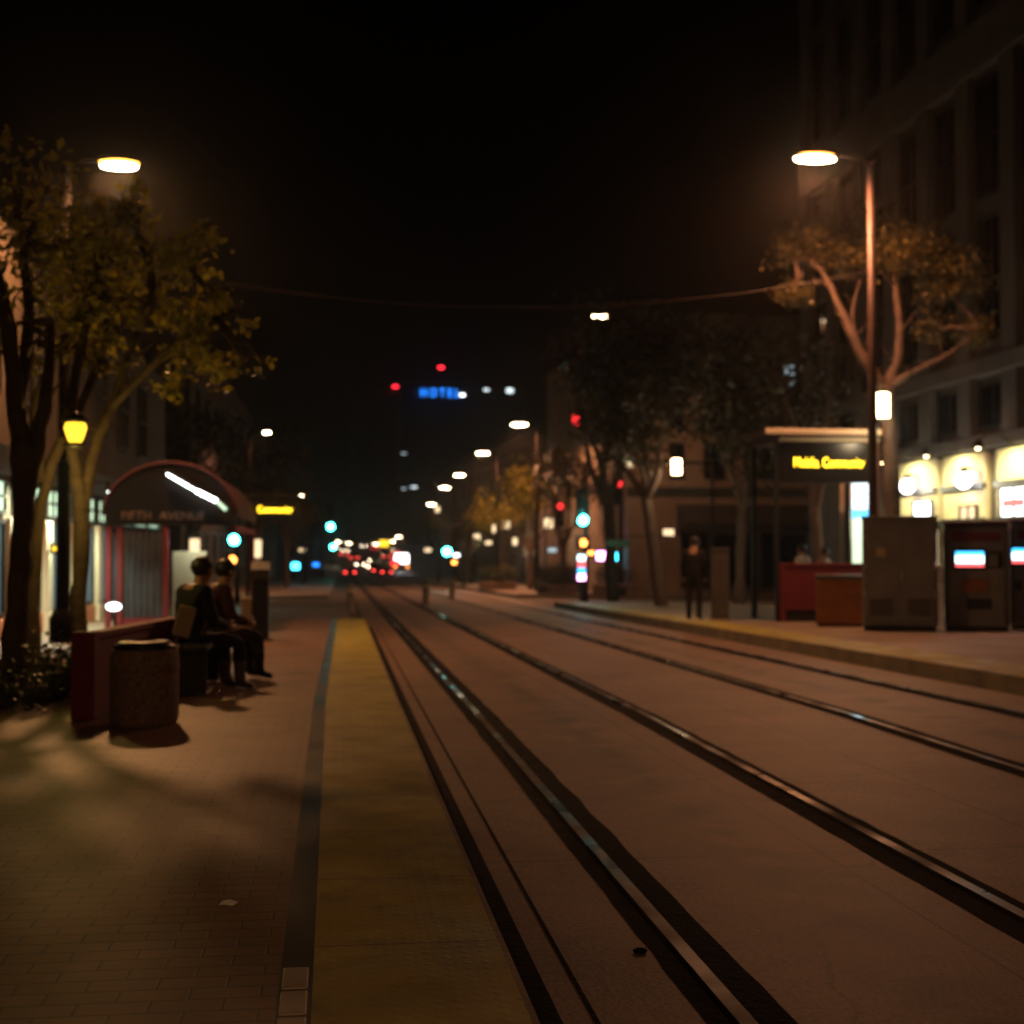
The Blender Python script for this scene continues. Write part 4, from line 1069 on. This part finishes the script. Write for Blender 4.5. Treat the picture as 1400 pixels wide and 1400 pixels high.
for i, (px, py, Y, w1, h1, mm, lab) in enumerate(((432, 772, 160, 8, 5, 'e_blue', 'small blue shop sign low at the far left kerb'), (585, 752, 140, 9, 5, 'e_shopw', 'warm shop sign left of the far right-hand signal'), (624, 759, 118, 8, 4, 'e_white', 'small white sign right of the far right-hand signal'),
    (621, 769, 112, 6, 5, 'e_hand', 'small orange sign below the white one at the far right kerb'), (540, 770, 190, 12, 7, 'e_redsig', 'red shop sign beside the bus'), (668, 742, 95, 9, 5, 'e_shopw', 'warm shop sign between the golden trees'), (413, 752, 120, 8, 4, 'e_shopw', 'dim warm sign far along the left-hand shops'), (525, 743, 240, 13, 9, 'e_yell', 'yellow shop sign far down the street'), (404, 774, 100, 10, 9, 'e_cyan2', 'blue-white shop sign beyond the left end of the crossing'), (755, 752, 72, 12, 6, 'e_dimwin', 'pale blue sign behind the dark hedge'))):
    lit_sign('shop_sign', lab, px, py, Y, w1, h1, [mm])
# street name sign
sn = at(845, 743, 47); st_ = thing('street_name_sign', 'faint green street name sign hanging near the crossing', 'street sign', sn)
MB().box(-.42, .42, -.02, .02, -.11, .11).build('plate', M['green_sign'], st_, bevel=.005)
MB().tube([(-.3, 0, .11), (-.3, 0, .24), (1.9, 0, .26)], .025, 6).build('bracket', M['blackm'], st_)

# (3) left building facing the tracks: local x runs away from the camera, local -y towards the tracks
LX = -5.2; LY0 = 8.0; LL = 36.0
lb = thing('shop_building', 'cream shop building with glowing green-white transoms at far left', 'building', (LX, LY0, 0), R(90))
MB().box(0, LL, 0, 14, -1, 6.7).build('wall', M['stone3'], lb)
ul = lambda px: (lambda d: d.y / d.x * LX)(ray(px, 750)) - LY0
zl = lambda px, py: (lambda d: CAM.z + d.z / d.x * LX)(ray(px, py))
tz0, tz1 = zl(12, 704), zl(12, 656)
MB().box(0, LL, -.16, -.003, tz1 + .05, tz1 + .5).build('fascia', M['frame'], lb)
uu = 9.5
k = 0
while uu < LL - 3:
    zg = G(LY0 + uu + 2) + .1
    MB().box(uu - .28, uu + .28, -.14, -.003, zg + .45, tz0 - .05).build('pier', M['cream'], lb, bevel=.02)
    MB().box(uu - .34, uu + .34, -.18, -.003, zg - .3, zg + .447).build('pier_foot', M['cream'], lb, bevel=.02)
    MB().box(uu + .285, uu + 2.45, -.10, -.003, zg - .3, zg + .42).build('plinth', M['terrac'], lb, bevel=.02)
    window(lb, uu + .32, uu + 2.42, zg + .45, tz0 - .08, 'e_shop', (1, 0))
    window(lb, uu + .2, uu + 2.5, tz0, tz1, 'e_tran', (3, 1), .06)
    uu += 2.75; k += 1
for k in range(8):
    u = 6 + k * 3.4; window(lb, u, u + 1.5, 3.9, 5.9, 'glass', (1, 1))
# awning lights that wash the pavement and piers
for i, u in enumerate((ul(10), ul(60), ul(110))):
    t = thing('wall_downlight', ('first', 'second', 'third')[i] + ' small pale downlight under the shop fascia from the left edge', 'wall lamp', (LX + .16, LY0 + u, tz1 + .2), R(90), 'downlights under the left shop fascia')
    MB().lathe([(.10, -.12), (.08, .06), (.03, .1)], 12, (0, -.42, 0)).build('shade', M['blackm'], t, True)
    MB().tube([(0, 0, .06), (0, -.42, .08)], .02, 6).build('arm', M['blackm'], t, True)
    MB().sphere((0, -.42, -.1), .06).build('bulb', M['e_tube'], t, True)
    light('SPOT', 'downlight', (0, -.42, -.2), 520, (.86, 1, .70), t, .08, 140, .6, (R(14), 0, 0))
q = at(79, 750, 23.2); lit_sign('shop_sign', 'small amber sign in the left shop window', 81, 750, 25.5, 18, 7, ['e_yell'], arm=False)
q = at(157, 829, 19.0)
fl = thing('flood_lamp', 'small dazzling white flood lamp on a stake beside the shelter glass', 'flood lamp', (q.x, 19, G(19) + PLAT))
hz_ = q.z - G(19) - PLAT
MB().tube([(0, 0, 0), (0, 0, hz_)], .02, 6).build('stake', M['blackm'], fl)
MB().lathe([(.05, 0), (.11, .02), (.11, .1), (.05, .14)], 12, (0, .02, hz_ - .06)).build('housing', M['blackm'], fl, True)
MB().sphere((0, -.1, hz_), .10, .04, .055).build('lens', M['e_white'], fl, True)

# (4) dark blocks farther along
def block(lab, x, y, rz, length, depth, h, seed, pane='glass', lit=0, floors=4, step=3.2, material='stoned'):
    t = thing('city_block', lab, 'building', (x, y, G(y)), rz)
    MB().box(0, length, 0, depth, -1, h).build('wall', M[material], t)
    MB().box(-.1, length + .1, -.4, -.003, h - .6, h + .2).build('cornice', M[material], t)
    rnd = random.Random(seed); fh = h / (floors + .4)
    for f in range(floors):
        u = 1.0
        while u < length - 2:
            pn = 'e_dimwin' if rnd.random() < lit else 'glass'
            window(t, u, u + 1.6, f * fh + .9, f * fh + fh - .5, pn, (1, 0)); u += step
    return t
block('dark block of shops beyond the tan corner building on the right', 13.6, 130, R(-90), 42, 15, 11, 1, floors=3, step=5)
block('farther dark block down the right-hand side', 15, 200, R(-90), 62, 18, 14, 2, floors=3, step=8)
block('dark block beyond the crossing on the left', -6.6, 62, R(90), 46, 15, 12, 3, floors=3, step=5)
block('farther dark block down the left-hand side', -8, 112, R(90), 90, 15, 14, 4, floors=3, step=9)
HY = 420.0
hx0 = at(548, 540, HY).x; hx1 = at(716, 540, HY).x; hz1 = at(620, 531, HY).z - G(HY)
ht = thing('hotel_tower', 'far dark hotel tower with a blue rooftop sign', 'tower', (hx0, HY, G(HY)))
MB().box(0, hx1 - hx0, 0, 25, -2, hz1).build('wall', M['stoned'], ht)
kx = HY / F_PX
text('H O T E L', 14 * kx * 1.15, M['e_blue'], ht, (at(601, 538, HY).x - hx0, -.9, at(602, 538, HY).z - G(HY)), FRONT, ext=.3, sx=.78)
MB().box(at(578, 538, HY).x - hx0, at(626, 538, HY).x - hx0, -.5, -.01, hz1 - 3.2, hz1 - .3).build('sign_backing', M['black'], ht)
for (px, py, w1, h1, mm) in ((632, 540, 8, 4, 'e_white'), (665, 533, 8, 4, 'e_wcool'), (697, 534, 10, 7, 'e_wcool'), (545, 620, 8, 3, 'e_dimwin'), (566, 666, 9, 3, 'e_wcool'), (541, 668, 7, 3, 'e_dimwin')):
    px = max(px, 552); c = at(px, py, HY)
    window(ht, c.x - hx0 - w1 * kx / 2, c.x - hx0 + w1 * kx / 2, c.z - G(HY) - h1 * kx / 2, c.z - G(HY) + h1 * kx / 2, mm, (0, 0), .1)
for (px, py, nm) in ((603, 505, 'mast'), (541, 527, 'mast')):
    c = at(px, py, HY + (5 if px > 550 else 30)); 
    if px > 550:
        MB().tube([(c.x - hx0, 5, hz1 - .1), (c.x - hx0, 5, c.z - G(HY))], .2, 6).build('mast', M['blackm'], ht)
        MB().sphere((c.x - hx0, 5, c.z - G(HY) + .6), 1.0, .7, .5).build('beacon', M['e_red'], ht, True)
    else:
        h2 = c.z - G(HY)
        t2 = thing('office_tower', 'far dark tower left of the hotel, topped by a red beacon', 'tower', (c.x - 14, HY + 30, G(HY)))
        MB().box(0, 26, 0, 20, -2, h2 - 3).build('wall', M['stoned'], t2)
        MB().box(8, 20, 4, 14, h2 - 2.99, h2 - 1.2).build('plant_room', M['stoned'], t2)
        MB().sphere((14, 3, h2), 1.0, .7, .5).build('beacon', M['e_red'], t2, True)
        MB().tube([(14, 3, h2 - 3), (14, 3, h2 - .8)], .2, 6).build('mast', M['blackm'], t2)

# small bright light seen through the near right tree
q = at(1230, 422, 44.6); fw2 = thing('wall_lamp', 'small white lamp shining through the right tree', 'wall lamp', q)
MB().sphere((0, 0, 0), .17, .1, .10).build('lens', M['e_white'], fw2, True)
MB().tube([(0, .05, .1), (0, .2, .16), (.5, .35, .16)], .03, 6).build('arm', M['blackm'], fw2)

# ------------------------------------------------------------------ traffic signals
def signal(lab, px, py, Y, lens='e_cyan', r=.15, mast=0.0, slot=0, hand=None):
    c = at(px, py, Y); z0 = G(Y) + .12; h = c.z - z0
    t = thing('traffic_signal', lab, 'traffic signal', (c.x, Y, z0), 0, 'traffic signals at the crossings')
    s = r / .15
    MB().tube([(mast, .16, 0), (mast, .16, h + 1.0 * s)], [.09, .06], 10).build('pole', M['blackm'], t, True)
    if mast: MB().tube([(mast, .16, h + .9 * s), (0, .16, h + 1.0 * s)], [.06, .045], 8).build('mast_arm', M['blackm'], t, True)
    off = slot * .36 * s     # lit lens sits in slot 0 (bottom) .. 2 (top)
    zc_ = h - off
    hs = MB().box(-.19 * s, .19 * s, 0, .22, zc_ - .22 * s, zc_ + .94 * s).build('housing', M['blackm'], t, bevel=.03)
    for k in range(3):
        zz_ = zc_ + k * .36 * s
        lit = (k == slot)
        MB().sphere((0, -.01, zz_), r, .04, r).build('lens', M[lens] if lit else M['black'], t, True)
        MB().tube([(r * 1.1 * math.cos(q), -.10, zz_ + r * 1.1 * math.sin(q)) for q in [PI * j / 8 for j in range(9)]], .022 * s, 5).build('visor', M['blackm'], t)
    if hand:
        hh = at(hand[0], hand[1], Y).z - z0
        hx = at(hand[0], hand[1], Y).x - c.x
        MB().box(hx - .24, hx + .24, -.05, .12, hh - .24, hh + .24).build('walk_signal', M['blackm'], t, bevel=.02)
        hm = MB().box(-.09, .09, -.062, -.055, -.12, .03, Matrix.Translation((hx, 0, hh)))
        for k in range(4): hm.box(-.09 + k * .048, -.09 + k * .048 + .034, -.062, -.055, .035, .14 - abs(k - 1.5) * .02, Matrix.Translation((hx, 0, hh)))
        hm.box(.098, .13, -.062, -.055, -.06, .05, Matrix.Translation((hx, 0, hh)))
        hm.build('hand_symbol', M['e_hand'], t)
        MB().box(min(hx, mast), max(hx, mast) + .02, .125, .16, hh - .03, hh + .03).build('hand_bracket', M['blackm'], t)
    return t
signal('bright green traffic signal above the orange hand on the right of the crossing', 797, 711, 46.5, 'e_cyan', .17, .12, 0, (797, 742))
s_r = light('POINT', 'signal_glow', (0, -.5, 0), 25, (.05, .95, .85)); s_r.location = at(797, 711, 46.0)
signal('blue-green traffic signal with orange hand beyond the left bench', 320, 738, 46.8, 'e_cyan', .17, .1, 0, (318, 765))
signal('green traffic signal high over the far left of the street', 452, 720, 104, 'e_cyan', .26, -2.0)
signal('green traffic signal low at the far left of the street', 455, 748, 150, 'e_cyan', .26, -1.2)
signal('green traffic signal in front of the far right-hand trees', 611, 754, 80, 'e_cyan', .24, 1.0)
signal('red traffic signal hanging over the side street on the right', 846, 661, 50, 'e_redsig', .13, 3.6, 2)
signal('red traffic signal beside the dark tree at the crossing', 766, 692, 60, 'e_redsig', .14, 2.4, 2)

# ------------------------------------------------------------------ vehicles
def car(lab, px, Y, paint, rear=True, side=0.0, group='cars far down the street'):
    x = at(px, 770, Y).x
    t = thing('parked_car' if side else 'car', lab, 'car', (x, Y, G(Y) + .0), R(0 if rear else 180) + side, group)
    prof = [(-2.2, .35), (2.1, .35), (2.2, .6), (2.05, .82), (1.1, .92), (.45, 1.40), (-1.0, 1.42), (-1.75, .98), (-2.2, .92)]
    MB().prism(prof, -.86, .86).build('body', M[paint], t, bevel=.09)
    MB().prism([(1.0, .95), (.42, 1.36), (-.98, 1.38), (-1.66, .98)], -.875, .875).build('windows', M['glass'], t)
    MB().box(-.7, .7, -1.80, -1.76, 1.0, 1.02).build('rear_trim', M['blackm'], t)
    for sx_ in (-.78, .78):
        for y in (-1.35, 1.35):
            wmb = MB().tube([(sx_ - .1, y, .32), (sx_ + .1, y, .32)], .32, 14).build('wheel', M['tyre'], t, True)
    for s in (-1, 1):
        MB().box(s * .62 - .16, s * .62 + .16, -2.235, -2.203, .70, .86).build('tail_light', M['e_tail'] if rear and 'parked' not in lab else M['red'], t)
        MB().sphere((s * .60, 2.21, .66), .13, .04, .085, 10, 6).build('head_light', M['e_head'] if not rear else M['glass'], t, True)
    return t
car('dark car with red tail lights nearest the crossing, at left of the traffic', 478, 188, 'carp')
car('silver car showing red tail lights ahead of the lit bus', 528, 196, 'cars')
car('silver car with pale headlights coming over the far dip', 492, 232, 'cars', False)
car('dark car with headlights close behind the silver one', 508, 222, 'carp', False)
car('farthest dark car with headlights near the top of the rise', 472, 315, 'carp', False)
car('far car with red tail lights climbing the rise', 528, 270, 'cars')
car('far silver car with tail lights under the low green signal', 470, 285, 'cars')
car('dark parked car at the kerb beyond the crossing below the trees', 762, 70, 'carp', True, 0.0, 'cars parked beyond the crossing')
for i, (px, Y, pt_, rr) in enumerate(((516, 205, 'carp', True), (500, 250, 'carp', False), (484, 262, 'cars', True), (540, 300, 'carp', True), (458, 340, 'carp', False), (512, 330, 'cars', True), (497, 360, 'carp', False))):
    car(('dark car with red tail lights beside the silver one ahead of the bus', 'dark car with headlights in the gap between the tail-lit cars', 'silver car with tail lights behind the first dark car', 'dark tail-lit car just left of the bus on the rise', 'farthest left car with headlights on the rise', 'silver tail-lit car high on the rise', 'last dark car with headlights at the crest')[i], px, Y, pt_, rr)
# bus
xb = at(549, 765, 218).x
bu = thing('city_bus', 'white-lit city bus facing us far down the street', 'bus', (xb, 218, G(218)), 0)
MB().box(-1.25, 1.25, 0, 9, .35, 3.0).build('body', M['cars'], bu, bevel=.12)
MB().box(-1.1, 1.1, -.03, -.004, 1.3, 2.45).build('windscreen', M['e_white'], bu)
MB().box(-1.0, 1.0, -.03, -.004, 2.55, 2.85).build('destination_sign', M['e_white'], bu)
for s in (-1, 1):
    MB().sphere((s * .95, -.03, .75), .17, .05, .13, 10, 6).build('head_light', M['e_hand'], bu, True)
    for y in (1.6, 7): MB().tube([(s * 1.15 - .14, y, .45), (s * 1.15 + .14, y, .45)], .45, 14).build('wheel', M['tyre'], bu, True)

# ------------------------------------------------------------------ small things
def bollard(lab, px, py, h=.85):
    p_ = gp(px, py, .0); 
    t = thing('bollard', lab, 'bollard', (p_.x, p_.y, G(p_.y)), 0, 'bollards at the crossing')
    MB().lathe([(.16, 0), (.16, .05), (.11, .08), (.11, h - .06), (.09, h - .01), (.02, h)], 14).build('post', M['curb'], t, True)
    MB().lathe([(.113, h - .24), (.116, h - .235), (.116, h - .15), (.113, h - .145)], 14).build('band', M['cream_post'], t, True)
bollard('stout pale bollard at the end of the yellow strip', 479, 838)
bollard('pale bollard between the tracks beyond the platform end', 582, 826)
bollard('farthest pale bollard right of the tracks at the crossing', 618, 818)
li = gp(313, 1238, PLAT)
lt = MB()
pts = [(-.035, -.012, .004), (-.01, -.016, .012), (.02, -.010, .006), (.036, -.004, .014), (.03, .012, .006), (.0, .010, .016), (-.03, .012, .006)]
lt.v = [p for p in pts] + [(x, y, z + .003) for x, y, z in pts]
lt.f = [tuple(reversed(range(7))), tuple(range(7, 14))] + [(i, (i + 1) % 7, 7 + (i + 1) % 7, 7 + i) for i in range(7)]
o = lt.build('litter_scrap', M['white']); o.location = (li.x, li.y, PLAT + .001); o.rotation_euler = (R(18), 0, R(-25)); tag(o, 'crumpled scrap of white paper on the brick platform', 'litter')
li = gp(875, 1303, 0.0)
st = MB().sphere((0, 0, .008), .028, .02, .012, 9, 6).build('pebble', M['rubber'], None, True); st.location = (li.x, li.y, 0.0); tag(st, 'small dark clod lying between the nearest rails', 'clod')
# planter hedge beyond the crossing on the right
def hedge(lab, px0, px1, Y, h, seed):
    a1, b1_ = at(px0, 790, Y), at(px1, 790, Y); t = thing('hedge_planter', lab, 'planter', ((a1.x + b1_.x) / 2, Y, G(Y) + .1), 0, 'hedge planters beyond the crossing'); w_ = (b1_.x - a1.x) / 2
    MB().box(-w_, w_, -.4, .4, 0, .45).build('tub', M['concr'], t, bevel=.03)
    leaves([((0, 0, .45 + h / 2), (w_, .4, h / 2))], 900, .14, seed, 40, .3).build('foliage', M['shrub'], t)
hedge('dark hedge planter left of the advertising panel', 735, 788, 62, .9, 91)
hedge('dark hedge planter under the golden lamp-lit trees', 655, 705, 74, .9, 92)
hedge('dark hedge planter right of the advertising panel', 812, 868, 61.4, .9, 93)

hz = MB().box(-120, 160, -30, 520, -9, 85).build('halo_haze', M['stoned']); hz['kind'] = 'stuff'  # thin air added to give the lamps halos, in place of lens bloom
hm = bpy.data.materials.new('halo_haze_air'); hm.use_nodes = True; hn = hm.node_tree
hn.nodes.remove(hn.nodes['Principled BSDF']); pv = hn.nodes.new('ShaderNodeVolumePrincipled')
pv.inputs['Color'].default_value = (.9, .9, .9, 1); pv.inputs['Density'].default_value = .0006; pv.inputs['Anisotropy'].default_value = .86
hn.links.new(pv.outputs[0], hn.nodes['Material Output'].inputs['Volume'])
hz.data.materials.clear(); hz.data.materials.append(hm)

# ------------------------------------------------------------------ world, camera, render settings
wd = bpy.data.worlds.new('World'); sc.world = wd; wd.use_nodes = True
bg = wd.node_tree.nodes['Background']
sky = wd.node_tree.nodes.new('ShaderNodeTexSky'); sky.sky_type = 'NISHITA'; sky.sun_disc = False
sky.sun_elevation = R(-8.0); sky.sun_rotation = R(60)
wd.node_tree.links.new(sky.outputs['Color'], bg.inputs['Color']); bg.inputs['Strength'].default_value = .05

cam = bpy.data.cameras.new('camera'); co = bpy.data.objects.new('camera', cam); COL.objects.link(co)
co.location = CAM
co.rotation_euler = Matrix((rt, up, -fw)).transposed().to_euler()
cam.sensor_fit = 'HORIZONTAL'; cam.sensor_width = 36; cam.lens = 36 * F_PX / 1400
cam.clip_start = .05; cam.clip_end = 3000
cam.dof.use_dof = True; cam.dof.focus_distance = 4.6; cam.dof.aperture_fstop = 2.4
sc.camera = co
sc.view_settings.view_transform = 'Standard'; sc.view_settings.look = 'None'; sc.view_settings.exposure = 0; sc.view_settings.gamma = 1
sc.cycles.use_denoising = True
sc.cycles.max_bounces = 5; sc.cycles.diffuse_bounces = 2; sc.cycles.glossy_bounces = 3; sc.cycles.sample_clamp_indirect = 4
